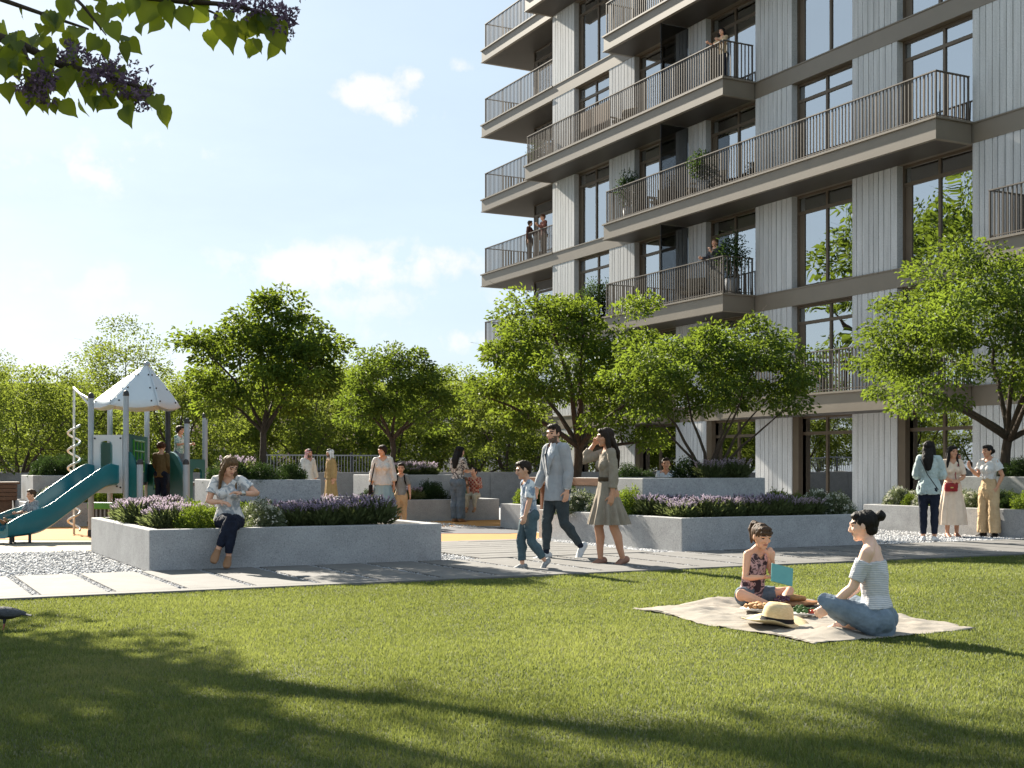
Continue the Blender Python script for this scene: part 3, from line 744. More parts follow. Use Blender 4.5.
    # ---- people on the balconies
    f = Fig(1.68, True, hyaw=10, aL=((.15, -.6, -.7), (0, -1, .1), (0, -1, 0)), aR=((-.15, -.6, -.7), (0, -1, .1), (0, -1, 0)))
    r = person('dark haired woman in tan top and jeans standing at the corner of an upper balcony', FA(11.75, -.75, 12.7), (-.75, -.65), f, 'mid', .01, 'long', 'black')
    trousers(r, f, NAVY, .01); shirt(r, f, BEIGE, .01, 'shirt', .014, -.02, .4, .01); shoes(r, f, SHOEK, .01)
    f = Fig(1.78, False, hyaw=8, hpitch=-4, aL=((.2, -.5, -.8), (-.3, -.8, .5), (0, -.6, .8)), aR=((-.2, -.4, -.9), (.1, -.9, 0), (0, -1, 0)))
    r = person('grey haired man in charcoal shirt and pale trousers standing on the lower balcony', FA(11.35, -.72, 6.35), (-.8, -.6), f, 'mid', .01, 'short', 'light')
    trousers(r, f, cloth('pale_trousers', lin(176, 172, 164)), .01); shirt(r, f, cloth('charcoal', lin(60, 60, 64), lin(84, 84, 88), 'floral', 8), .01, 'shirt', .018, -.05, .95, .01); shoes(r, f, SHOEK, .01)
    for s_, t_, hd_, fem, c, hs, lab in ((-2.35, .25, (.9, -.4), True, lin(96, 66, 58), 'bob', 'person in brown coat standing on the left end of a corner balcony'), (-1.35, .35, (-.9, -.4), False, lin(140, 92, 80), 'short', 'person in rust coloured shirt standing right of another on the corner balcony')):
        f = Fig(1.66 if fem else 1.74, fem, aL=((.2, -.4, -.8), (-.3, -.8, .3), (0, -.6, .8)))
        r = person(lab, FA(s_, t_, 9.5), hd_, f, 'mid', .011, hs, 'brown' if fem else 'red', 'couple on the corner balcony')
        trousers(r, f, cloth('brown_trouser', lin(104, 82, 66)), .011); shirt(r, f, cloth('c%d' % (c[0] * 999), c), .011, 'coat', .02, -.05, .95, .01); shoes(r, f, SHOEK, .011)
    return g_root, g_fig, pw_root, pw_fig
# ================================================================ GROUND AND PLANTERS
FO = Vector((1.563, 48.5, 0))
FRZ = math.atan2(-CA, SA)
def FA(s, t, z=0.0):
    """a point of the facade: s along it towards the camera, t into the building"""
    return FO + Vector((s * SA + t * CA, -s * CA + t * SA, z))

CONC = speckle('concrete', (.37, .37, .375), (.24, .245, .255), (.54, .54, .55), 55, bump=.35, stain=.72)
CONC2 = speckle('concrete_block', (.38, .38, .385), (.25, .255, .265), (.56, .56, .57), 50, bump=.35, stain=.76)
PAVE = speckle('paving', (.168, .162, .157), (.128, .123, .119), (.206, .199, .193), 120, bump=.15, stain=.72)
SOIL = mat('soil', (.05, .037, .026), (.022, .016, .011), scale=18, rough=1, bump=1, bscale=40, dist=.03)

def sheet(name, poly, z, m, kind='structure', thick=0.0):
    mb = MB()
    if thick: mb.prism(poly, z - thick, z)
    else: mb.add([(p[0], p[1], z) for p in poly], [tuple(range(len(poly)))])
    o = mb.build(name, m); o['kind'] = kind
    return o

def gravel_mat():
    m, nt, bs = newmat('gravel')
    tc = nt.new('ShaderNodeTexCoord'); v = nt.new('ShaderNodeTexVoronoi', Scale=26.0); nt.link(tc, 'Object', v, 'Vector')
    rp = ramp(nt, [(0, (.16, .165, .18)), (.5, (.34, .345, .36)), (1, (.55, .55, .56))])
    sp = nt.new('ShaderNodeSeparateColor'); nt.link(v, 'Color', sp, 'Color'); nt.link(sp, 'Red', rp, 'Fac'); nt.link(rp, 'Color', bs, 'Base Color')
    b = nt.new('ShaderNodeBump', Strength=1.0, Distance=.02); b.invert = True; nt.link(v, 'Distance', b, 'Height'); nt.link(b, 'Normal', bs, 'Normal')
    bs.inputs['Roughness'].default_value = .9
    return m
def lawn_soil():
    m, nt, bs = newmat('lawn_soil')
    tc = nt.new('ShaderNodeTexCoord')
    n1 = nt.new('ShaderNodeTexNoise', Scale=40.0, Detail=6.0); nt.link(tc, 'Object', n1, 'Vector')
    rp = ramp(nt, [(.3, (.045, .052, .02)), (.7, (.10, .11, .035))]); nt.link(n1, 'Fac', rp, 'Fac'); nt.link(rp, 'Color', bs, 'Base Color')
    bs.inputs['Roughness'].default_value = 1
    return m
def rubber(name, a, b):
    return speckle(name, a, tuple(x * .8 for x in a), b, 160, rough=.9, bump=.2, stain=.85)

def build_ground():
    big = [(-400, -60), (400, -60), (400, 700), (-400, 700)]
    sheet('ground', big, -.03, mat('far_ground', (.17, .165, .15), (.12, .115, .1), scale=.6, rough=1))
    q = lambda pts: [UV(u, v)[:2] for u, v in pts]
    GR = gravel_mat()
    sheet('gravel_bed', q([(-25, 14.9), (40, 14.9), (40, 60), (-25, 60)]), -.004, GR)
    sheet('lawn', q([(-40, -45), (45, -45), (45, 12.36), (-40, 12.36)]), 0.0, lawn_soil())
    # paved path along the lawn: slabs with pebble joints between
    mb = MB(); random.seed(2)
    mb.prism(q([(-25, 12.36), (40, 12.36), (40, 12.56), (-25, 12.56)]), -.03, .028)
    u = -24.0 - .0
    while u < 40:
        u1 = u + .60
        mb.prism(q([(u, 12.563), (u1, 12.563), (u1, 14.9), (u, 14.9)]), -.03, .028 + random.uniform(-.001, .001)); u += .69
    o = mb.build('path', PAVE, bevel=.004); o['kind'] = 'structure'
    # walkway between the two planters: long slabs lying across it
    mb = MB(); v = 15.02
    while v < 18.6:
        for a, b in ((7.35, 8.7), (8.72, 10.05)):
            d = random.uniform(-.002, .002)
            mb.prism(q([(a, v), (b, v), (b, v + .38), (a, v + .38)]), -.02, .027 + d)
        v += .42
    o = mb.build('walkway', PAVE, bevel=.004); o['kind'] = 'structure'
    beige = rubber('beige_rubber', lin(160, 150, 134), lin(172, 162, 146)); orange = rubber('orange_rubber', lin(174, 122, 62), lin(188, 138, 76)); grey = rubber('shadow_grey', lin(92, 92, 98), lin(108, 108, 114))
    sheet('play_surface', q([(-14, 19.3), (6.9, 19.3), (6.9, 25.8), (10.2, 25.8), (10.2, 32), (-14, 32)]), .006, beige)
    sheet('orange_play_surface', q([(-6, 23.4), (2.0, 22.9), (4.5, 21.4), (6.9, 18.9), (8.5, 18.75), (11.3, 18.85), (11.3, 22.8), (13.6, 24.2), (13.6, 26.3), (8, 26.4), (4, 27.5), (-6, 27)]), .011, orange)
    c = [(11.3, 20.9), (10.6, 20.6), (9.5, 21.2), (9.0, 22.0), (9.3, 22.9), (10.4, 23.5), (11.6, 23.5), (12.2, 23.2), (11.3, 22.6)]
    sheet('shadow_patch_sheet', q(c), .016, grey)  # grey sheet painting in the shadow patch on the orange surface
    # loose stones: one heap nobody could count
    rng = np.random.default_rng(3)
    pts = []
    def scat(n, u0, u1, v0, v1):
        a = np.stack([rng.uniform(u0, u1, n), rng.uniform(v0, v1, n)], 1); pts.append(a)
    scat(15000, -3.5, 2.97, 14.93, 19.25); scat(1800, 6.75, 7.33, 14.93, 18.6); scat(1800, 10.07, 10.45, 14.93, 19); scat(6500, 14.1, 17.75, 14.93, 18.8); scat(1500, 10.2, 11.4, 23.2, 26.2)
    njoint = sum(len(p) for p in pts)
    for i in range(90):
        u = -24.0 + .69 * i
        if -3 < u < 14: scat(420, u + .603, u + .688, 12.58, 14.88)
    uv = np.concatenate(pts); n = len(uv)
    # each stone: a squashed, skewed octahedron
    base = np.array([(1, 0, 0), (0, 1, 0), (-1, 0, 0), (0, -1, 0), (0, 0, 1), (0, 0, -1)], float)
    fc = np.array([(0, 1, 4), (1, 2, 4), (2, 3, 4), (3, 0, 4), (1, 0, 5), (2, 1, 5), (3, 2, 5), (0, 3, 5)])
    r = rng.uniform(.012, .027, n)
    co = base[None] * (1 + rng.uniform(-.3, .3, (n, 6, 3))) + rng.uniform(-.2, .2, (n, 6, 3))
    a = rng.uniform(0, 6.28, n); ca, sa = np.cos(a), np.sin(a)
    x = co[..., 0] * ca[:, None] - co[..., 1] * sa[:, None]; y = co[..., 0] * sa[:, None] + co[..., 1] * ca[:, None]
    co = np.stack([x, y, co[..., 2] * .6], -1) * r[:, None, None]
    cx = uv[:, 0] * CA - uv[:, 1] * SA; cy = uv[:, 0] * SA + uv[:, 1] * CA
    co += np.stack([cx, cy, r * .4], 1)[:, None, :]
    F = (fc[None] + (np.arange(n) * 6)[:, None, None]).reshape(-1, 3)
    m, nt, bs = newmat('stones'); at_ = nt.new('ShaderNodeAttribute', attribute_name='tint')
    rp = ramp(nt, [(0, (.14, .145, .16)), (.45, (.33, .335, .35)), (1, (.6, .6, .61))]); nt.link(at_, 'Fac', rp, 'Fac'); nt.link(rp, 'Color', bs, 'Base Color'); bs.inputs['Roughness'].default_value = .85
    tag(link('loose_gravel', fast_mesh('loose_gravel', co.reshape(-1, 3), F, m, np.repeat(rng.random(n) ** .8 * np.where(np.arange(n) >= njoint, .42, 1), 6))), 'grey and white pebbles strewn between planters and paving joints', 'gravel', kind='stuff')

BLANKET = [at(632, 10.82), at(716, 11.6), at(800, 11.75), at(975, 9.43), at(913, 9.12), at(812, 8.66)]
def in_poly(x, y, poly):
    c = np.zeros(len(x), bool)
    for i in range(len(poly)):
        a, b = poly[i], poly[i - 1]
        c ^= ((a[1] > y) != (b[1] > y)) & (x < (b[0] - a[0]) * (y - a[1]) / (b[1] - a[1] + 1e-12) + a[0])
    return c
def build_grass():
    rng = np.random.default_rng(11)
    N = 1300000
    Y = rng.uniform(4.4, 21, N); X = rng.uniform(-1, 1, N) * (.44 * Y + 1.0)
    dens = np.clip((6.0 / Y) ** 1.45, 0, 1) * (.44 * Y + 1) / (.44 * 21 + 1)
    keep = rng.random(N) < dens * 3.4
    X, Y = X[keep], Y[keep]
    v = -X * SA + Y * CA; u = X * CA + Y * SA
    k = (v < 12.36 + .018 * np.sin(u * 9) + .016 * np.sin(u * 23) + rng.normal(0, .012, len(u))); X, Y = X[k], Y[k]
    k = ~in_poly(X, Y, [(p.x, p.y) for p in BLANKET]); X, Y = X[k], Y[k]
    n = len(X)
    # patches: height and dryness
    def fld(sc, seed, o=3):
        r2 = np.random.default_rng(seed); t = np.zeros(n)
        for i in range(14):
            a = r2.uniform(0, 6.28); f = sc * r2.uniform(.5, 2.2); t += np.sin((X * np.cos(a) + Y * np.sin(a)) * f + r2.uniform(0, 6.28)) / 14
        return t * 2.2
    p1, p2 = fld(3.0, 1) + .7 * fld(10.0, 5), fld(1.1, 2)
    h = rng.uniform(.012, .027, n) * (1 + .3 * p1); w = (.0011 + .00019 * Y) * rng.uniform(.8, 1.3, n)
    a = rng.uniform(0, 6.28, n); lean = rng.uniform(.1, .9, n) * h; la = rng.uniform(0, 6.28, n)
    wx, wy = np.cos(a) * w, np.sin(a) * w; lx, ly = np.cos(la) * lean, np.sin(la) * lean
    z0 = np.full(n, -.002)
    co = np.stack([np.stack([X - wx, Y - wy, z0], 1), np.stack([X + wx, Y + wy, z0], 1),
                   np.stack([X + wx * .7 + lx * .4, Y + wy * .7 + ly * .4, h * .6], 1), np.stack([X - wx * .7 + lx * .4, Y - wy * .7 + ly * .4, h * .6], 1),
                   np.stack([X + lx, Y + ly, h], 1)], 1).reshape(-1, 3)
    b = (np.arange(n) * 5)[:, None]
    F = np.concatenate([b + [0, 1, 2], b + [0, 2, 3], b + [3, 2, 4]], 0)
    t = np.clip(.44 + .30 * p2 + .20 * p1 + rng.normal(0, .2, n), 0, 1)
    dry = rng.random(n) < (.035 + .05 * np.clip(p2, 0, 1)); t[dry] = rng.uniform(.85, 1, dry.sum())
    m = foliage('grass', (.034, .058, .016), (.25, .225, .11), (.34, .385, .085), .38, .55, .3)
    # lush, mid, straw
    rp = [x for x in m.node_tree.nodes if x.type == 'VALTORGB'][0]
    e = rp.color_ramp.elements.new(.5); e.color = (.076, .126, .028, 1)
    tag(link('grass', fast_mesh('grass', co, F, m, np.repeat(t, 5))), 'short mown green grass with a few straw coloured blades', 'grass', kind='stuff')
    print('grass blades', n)

def planter(label, u0, u1, v0, v1, h=.5, z=0.0, wall=.13, m=CONC, name='concrete_planter', group=None, soil=.05, cut=None):
    c = UV((u0 + u1) / 2, (v0 + v1) / 2, z); r = link_root = None
    a, b = (u1 - u0) / 2, (v1 - v0) / 2
    mb = MB(); n = 4
    o4 = [(-a, -b), (a, -b), (a, b), (-a, b)]; i4 = [(-a + wall, -b + wall), (a - wall, -b + wall), (a - wall, b - wall), (-a + wall, b - wall)]
    vs = [(p[0], p[1], 0) for p in o4] + [(p[0], p[1], h) for p in o4] + [(p[0], p[1], h) for p in i4] + [(p[0], p[1], h - .2) for p in i4]
    fs = [(3, 2, 1, 0)] + [(i, (i + 1) % 4, 4 + (i + 1) % 4, 4 + i) for i in range(4)] + [(4 + i, 4 + (i + 1) % 4, 8 + (i + 1) % 4, 8 + i) for i in range(4)] + [(8 + i, 8 + (i + 1) % 4, 12 + (i + 1) % 4, 12 + i) for i in range(4)] + [(12, 13, 14, 15)]
    mb.add(vs, fs)
    o = mb.build(name, m, None, False, .012, c, GRID)
    tag(o, label, 'planter', group)
    s = MB(); s.box((0, 0, h - soil - .06), (2 * a - 2 * wall - .004, 2 * b - 2 * wall - .004, .12)); s.build('soil', SOIL, o)
    return o

def build_planters():
    G = 'low concrete planters in the garden'
    planter('long low concrete planter in front left that the woman sits on', 3.0, 6.72, 14.95, 19.1, group=G)
    planter('low concrete planter to the right behind the walking family', 10.5, 14.05, 14.95, 19.25, group=G)
    planter('low concrete planter behind the three chatting women', 17.8, 22.4, 14.6, 19.1, group=G)
    planter('far low concrete planter the plaid shirted child sits on', 10.0, 13.35, 26.4, 30.4, group=G)
    planter('low concrete planter behind the slide', 3.1, 6.7, 27.2, 31.4, group=G)
    planter('low planter with the big tree behind the wooden bench', 11.6, 14.0, 20.5, 22.9, group=G)
    G = 'raised concrete tree boxes'
    kw = dict(h=.57, z=.49, wall=.1, m=CONC2, name='tree_box', group=G)
    planter('raised concrete tree box standing on the front left planter', 4.3, 5.75, 16.9, 18.25, **kw)
    planter('raised concrete tree box carrying the multi-stemmed tree on the right planter', 10.85, 13.25, 16.5, 18.6, **kw)
    planter('raised concrete tree box at right edge behind the woman in tan trousers', 18.95, 21.2, 15.7, 17.9, **kw)
    planter('raised concrete tree box behind the woman in pale blue skirt', 10.9, 12.8, 27.6, 29.6, **kw)
    planter('raised concrete tree box with dark shrubs behind the slide', 3.3, 5.5, 28.6, 30.8, **kw)
    # long garden wall across the back
    mb = MB()
    for i in range(11):
        u = -9 + i * 3.0; mb.prism([(u + .006, -.15), (u + 2.994, -.15), (u + 2.994, .15), (u + .006, .15)], 0, 1.1)
    w = mb.build('garden_wall', speckle('wall_concrete', (.24, .235, .23), (.18, .175, .17), (.31, .305, .3), 50, stain=.75), None, False, .008, UV(0, 36.4, -.01), GRID); tag(w, 'long low grey garden wall across the back of the garden', 'wall')
    # picket railing behind it
    fr = empty('metal_fence', UV(0, 38.0, 0), GRID); tag(fr, 'pale metal picket fence standing behind the garden wall', 'fence')
    FM = mat('fence_metal', lin(140, 142, 146), rough=.5, metallic=.2); DM = mat('fence_post', lin(60, 62, 66), rough=.6)
    mb = MB()
    for i in range(42): mb.box((11.2 + i * .1, 0, 1.0), (.016, .016, 1.25))
    for z in (.42, 1.62): mb.box((13.25, 0, z), (4.3, .03, .04))
    mb.build('pickets', FM, fr)
    for i in range(4):
        mb = MB(); mb.box((11.15 + i * 1.4, 0.03, .86), (.07, .05, 1.72)); mb.build('post', DM, fr)
    # wooden bench along the right planter block, on two legs
    WD = mat('bench_wood', lin(118, 84, 62), lin(92, 64, 46), scale=4, rough=.55, stretch=(6, .6, 6), bump=.2, bscale=30)
    b = empty('wooden_bench', UV(10.98, 18.9, 0), GRID); tag(b, 'thick brown wooden bench top on posts behind the walking woman', 'bench')
    mb = MB()
    for k in range(3): mb.box((-.09 + k * .155, .05, .99), (.15, 2.7, .13))
    mb.build('seat', WD, b, bevel=.006)
    for y in (-1.05, 1.15):
        mb = MB(); mb.box((.06, y, .69), (.1, .09, .47)); mb.build('leg', WD, b, bevel=.005)
    # clipped hedge box
    hp = planter('grey trough of clipped dark hedge near the building door', 15.5, 16.4, 24.2, 24.8, h=.95, wall=.05, m=CONC2, name='hedge_trough')

# ================================================================ PLANTS
def rot_frames(d, rng):
    """orthonormal (side, up) for unit directions d (N,3)"""
    a = rng.normal(size=d.shape); s = np.cross(d, a); s /= np.linalg.norm(s, axis=1)[:, None] + 1e-9
    return s, np.cross(s, d)
def leaf_quads(c, d, L, W, rng, cup=.18):
    """leaves: rhombs at c (base) along d, length L, width W, folded a little"""
    n = len(c); s, u = rot_frames(d, rng)
    flip = np.where(u[:, 2] < 0, -1, 1)[:, None]; u = u * flip
    L = np.broadcast_to(L, n)[:, None]; W_ = np.broadcast_to(W, n)[:, None]
    mid = c + d * L * .45
    co = np.stack([c, mid + s * W_ * .5 + u * L * cup, c + d * L - u * L * .08, mid - s * W_ * .5 + u * L * cup], 1).reshape(-1, 3)
    b = (np.arange(n) * 4)[:, None]
    return co, np.concatenate([b + [0, 1, 2], b + [0, 2, 3]], 0)
def unit(a): return a / (np.linalg.norm(a, axis=-1, keepdims=True) + 1e-9)

BACKLEAF = foliage('leaf_back', (.026, .058, .010), (.085, .115, .02), (.30, .37, .05), .42, .65, .12)
LEAF = [foliage('leaf_a', (.026, .058, .010), (.07, .115, .018), (.27, .36, .035), .40),
        foliage('leaf_b', (.022, .05, .010), (.055, .095, .018), (.25, .34, .035), .40),
        foliage('leaf_c', (.035, .068, .010), (.09, .13, .018), (.36, .44, .03), .44),
        foliage('leaf_dark', (.012, .032, .010), (.04, .075, .018), (.12, .2, .03), .25)]
BARK = mat('bark', (.085, .06, .042), (.04, .028, .02), scale=12, rough=.9, bump=.8, bscale=30, dist=.02, stretch=(3, 3, .6))

def tree_meshes(seed, fork, ctr, rad, ncl, nl, leaf, trunk_r, stems=1, lean=(0, 0), clump=.3, limbs=6, lm=0, flat=.55):
    rng = np.random.default_rng(seed); rnd = random.Random(seed)
    ctr = np.array(ctr, float); rad = np.array(rad, float)
    # clump centres, biased to the shell and kept apart
    cl = []
    tries = 0
    while len(cl) < ncl and tries < 6000:
        tries += 1
        d = rng.normal(size=3); d /= np.linalg.norm(d)
        q = d * rng.uniform(.25, 1.0) ** .5
        if q[2] < -.75 or (q[2] < .0 and math.hypot(q[0], q[1]) < .55): continue
        ang = math.atan2(q[1], q[0])
        wob = 1 + .16 * math.sin(3 * ang + seed) + .10 * math.sin(5 * ang + 2 * seed + q[2] * 4)
        p = ctr + q * rad * wob
        mind = clump * 1.15
        if all(np.linalg.norm((p - k) * [1, 1, 1.3]) > mind * (1 - tries / 9000) for k in cl): cl.append(p)
    mb = MB()
    roots = []
    fork_p = Vector((lean[0], lean[1], fork))
    if stems == 1:
        pts = [Vector((0, 0, -.1)), Vector((lean[0] * .2 + rnd.uniform(-.03, .03), lean[1] * .2, fork * .35)), Vector((lean[0] * .7 + rnd.uniform(-.04, .04), lean[1] * .6, fork * .7)), fork_p]
        mb.loft(pts, [trunk_r * 1.3, trunk_r, trunk_r * .9, trunk_r * .85], n=10)
    nodes = []          # (point, radius)
    order = sorted(range(len(cl)), key=lambda i: -np.linalg.norm((cl[i] - ctr) / rad))
    prim = []
    for i in order:
        a = math.atan2(cl[i][1] - ctr[1], cl[i][0] - ctr[0])
        if all(abs((a - b + math.pi) % (2 * math.pi) - math.pi) > 2 * math.pi / limbs * .62 for b in prim) and len(prim) < limbs and cl[i][2] < ctr[2] + rad[2] * .75:
            prim.append(a)
            tip = Vector(cl[i])
            if stems == 1: st = fork_p - Vector((0, 0, rnd.uniform(0, fork * .18))); r0 = trunk_r * .6
            else:
                st = Vector((rnd.uniform(-.06, .06), rnd.uniform(-.06, .06), -.05)); r0 = trunk_r
            c1 = st.lerp(tip, .4) + Vector((0, 0, (tip.z - st.z) * (.22 if stems == 1 else .1))) + Vector((rnd.uniform(-.12, .12), rnd.uniform(-.12, .12), 0)) * rad[0] * .5
            pts = []
            for k in range(9):
                t = k / 8; p = st * (1 - t) ** 2 + c1 * 2 * t * (1 - t) + tip * t * t
                p += Vector((noise.noise(p * 2.3 + Vector((seed, 0, 0))), noise.noise(p * 2.3 + Vector((0, seed, 9))), 0)) * .09 * math.sin(math.pi * t)
                pts.append(p); nodes.append((p, r0 * (1 - t * .8)))
            mb.loft(pts, [r0 * (1 - .82 * k / 8) for k in range(9)], n=8)
    if stems == 1:      # a leader
        tip = Vector(ctr + rad * [0.1, 0, .75])
        pts = [fork_p.lerp(tip, t) + Vector((noise.noise(Vector((t * 3, seed, 0))), noise.noise(Vector((0, t * 3, seed))), 0)) * .2 * math.sin(math.pi * t) for t in [k / 7 for k in range(8)]]
        mb.loft(pts, [trunk_r * .6 * (1 - .85 * k / 7) for k in range(8)], n=8); nodes += [(p, trunk_r * .6 * (1 - .85 * k / 7)) for k, p in enumerate(pts)]
    tw = []
    for c in sorted(cl, key=lambda c: np.linalg.norm(c - np.array(fork_p))):
        c = Vector(c)
        best = min((nd for nd in nodes if nd[0].z < c.z + .1 * rad[2]) , key=lambda nd: (nd[0] - c).length + .3 * abs(nd[0].z - c.z), default=nodes[-1])
        st, r = best
        L = (c - st).length
        if L < .05: continue
        mid = st.lerp(c, .5) + Vector((rnd.uniform(-.1, .1), rnd.uniform(-.1, .1), rnd.uniform(-.02, .16))) * L
        pts = [st, st.lerp(mid, .6), mid, mid.lerp(c, .55), c]
        r = min(r * .7, .012 + .018 * L)
        mb.loft(pts, [r, r * .8, r * .6, r * .42, r * .2], n=6, cap=False); nodes += [(p, r * (1 - .18 * k)) for k, p in enumerate(pts[1:])]
        for j in range(4):
            e = c + Vector((rnd.gauss(0, 1), rnd.gauss(0, 1), rnd.gauss(.2, .6))) * clump * .7
            mb.loft([mid.lerp(c, .7), c.lerp(e, .5) + Vector((0, 0, .02)), e], [r * .3, r * .2, .003], n=5, cap=False)
    tm = mb.mesh('trunk', BARK, True)
    # leaves
    cs = np.array(cl); per = max(1, nl // len(cl))
    C = np.repeat(cs, per, 0); n = len(C)
    g = rng.normal(size=(n, 3)); g = g / np.linalg.norm(g, axis=1)[:, None] * (rng.random(n) ** .45)[:, None]
    sz = np.repeat(rng.uniform(.75, 1.35, len(cs)), per)[:, None] * clump
    P = C + g * sz * [1.25, 1.25, flat * 1.25]
    P[:, 2] -= .18 * (np.linalg.norm(g[:, :2], axis=1) ** 2) * sz[:, 0]
    out = unit(P - ctr)
    d = unit(unit(g) * [1, 1, .35] + out * .4 + rng.normal(size=(n, 3)) * .55 + [0, 0, -.28])
    co, F = leaf_quads(P, d, leaf * rng.uniform(.7, 1.25, n), leaf * .52 * rng.uniform(.8, 1.2, n), rng)
    t = np.clip(np.repeat(rng.normal(.48, .26, len(cs)), per) + rng.normal(0, .2, n), 0, 1)
    fm = fast_mesh('foliage', co, F, LEAF[lm] if isinstance(lm, int) else lm, np.repeat(t, 4))
    return tm, fm

def tree(label, loc, meshes, name='tree', group=None, rz=0.0, sc=1.0, root=None):
    r = empty(name, loc, rz); r.scale = (sc, sc, sc) if isinstance(sc, (int, float)) else sc
    tag(r, label, 'tree', group)
    link('trunk', meshes[0], r); link('crown', meshes[1], r)
    return r

def shrub_meshes(kind, seed):
    rng = np.random.default_rng(seed)
    if kind in ('lavender', 'pink'):
        n = 900                                         # upright grey-green stems and narrow leaves
        a = rng.uniform(0, 6.28, n); rr = .16 * np.sqrt(rng.random(n)); c = np.stack([rr * np.cos(a), rr * np.sin(a), rng.uniform(0, .12, n)], 1)
        d = unit(np.stack([np.cos(a) * rr / .16 * .8, np.sin(a) * rr / .16 * .8, np.ones(n)], 1) + rng.normal(size=(n, 3)) * .22)
        c = c + d * rng.uniform(0, .16, n)[:, None]
        co, F = leaf_quads(c, d, rng.uniform(.06, .12, n), .012, rng)
        lm = foliage('lavender_leaf', (.06, .085, .035), (.15, .18, .085), (.3, .36, .12), .38)
        f1 = fast_mesh('foliage', co, F, lm, np.repeat(np.clip(rng.normal(.5, .25, n), 0, 1), 4))
        m = 62                                          # flower spikes
        a = rng.uniform(0, 6.28, m); rr = .19 * np.sqrt(rng.random(m)); base = np.stack([rr * np.cos(a), rr * np.sin(a), np.full(m, .2)], 1)
        d = unit(np.stack([np.cos(a) * rr * 2.6, np.sin(a) * rr * 2.6, np.ones(m)], 1) + rng.normal(size=(m, 3)) * .12)
        L = rng.uniform(.09, .2, m)
        st, F1 = leaf_quads(base, d, L + .05, .006, rng); k = 15
        pc = np.repeat(base + d * L[:, None] * .75, k, 0) + np.repeat(d, k, 0) * (np.tile(np.linspace(0, .085, k), m))[:, None]
        pd = unit(np.repeat(d, k, 0) * .8 + rng.normal(size=(m * k, 3)))
        fl, F2 = leaf_quads(pc, pd, .021, .015, rng)
        nm, ca, cb = ('lavender_flower', (.20, .15, .26), (.44, .36, .50)) if kind == 'lavender' else ('pink_flower', (.36, .26, .35), (.66, .54, .60))
        fm = foliage(nm, ca, cb, (.62, .52, .64), .38)
        co = np.concatenate([st, fl]); F = np.concatenate([F1, F2 + len(st)]); mi = np.concatenate([np.zeros(len(F1)), np.ones(len(F2))])
        f2 = fast_mesh('flower_spikes', co, F, [lm, fm], np.repeat(np.concatenate([np.full(m, .5), rng.random(m * k)]), 4), midx=mi)
        return [('foliage', f1), ('flower_spikes', f2)]
    if kind in ('round', 'dark', 'white'):
        n = 3400
        d0 = unit(rng.normal(size=(n, 3))); d0[:, 2] = np.abs(d0[:, 2]); q = rng.random(n) ** .3
        lump = 1 + .12 * np.sin(5 * np.arctan2(d0[:, 1], d0[:, 0]) + seed) + .1 * np.sin(9 * d0[:, 2] + 4 * d0[:, 0] + seed) + .06 * np.sin(14 * d0[:, 1])
        c = d0 * q[:, None] * lump[:, None] * [.27, .27, .36]
        d = unit(d0 + rng.normal(size=(n, 3)) * .6)
        co, F = leaf_quads(c, d, rng.uniform(.025, .045, n), .016, rng)
        ms = {'round': foliage('shrub_leaf', (.035, .075, .012), (.10, .15, .03), (.3, .4, .04), .32),
              'dark': foliage('shrub_dark', (.012, .028, .010), (.035, .06, .02), (.08, .14, .03), .22),
              'white': foliage('shrub_grey', (.06, .085, .05), (.17, .2, .12), (.25, .3, .12), .3)}[kind]
        out = [('foliage', fast_mesh('foliage', co, F, ms, np.repeat(np.clip(rng.normal(.5, .25, n), 0, 1), 4)))]
        if kind == 'white':
            m = 60; dd = unit(rng.normal(size=(m, 3)) + [0, 0, .8]); dd[:, 2] = np.abs(dd[:, 2]); pc = dd * [.27, .27, .36]
            k = 9; P = np.repeat(pc, k, 0) + rng.normal(size=(m * k, 3)) * .014
            co, F = leaf_quads(P, unit(np.repeat(dd, k, 0) + rng.normal(size=(m * k, 3)) * .6), .026, .02, rng)
            out.append(('blossoms', fast_mesh('blossoms', co, F, foliage('white_petal', (.5, .5, .42), (.75, .75, .68), (.6, .6, .5), .3), np.repeat(rng.random(m * k), 4))))
        return out

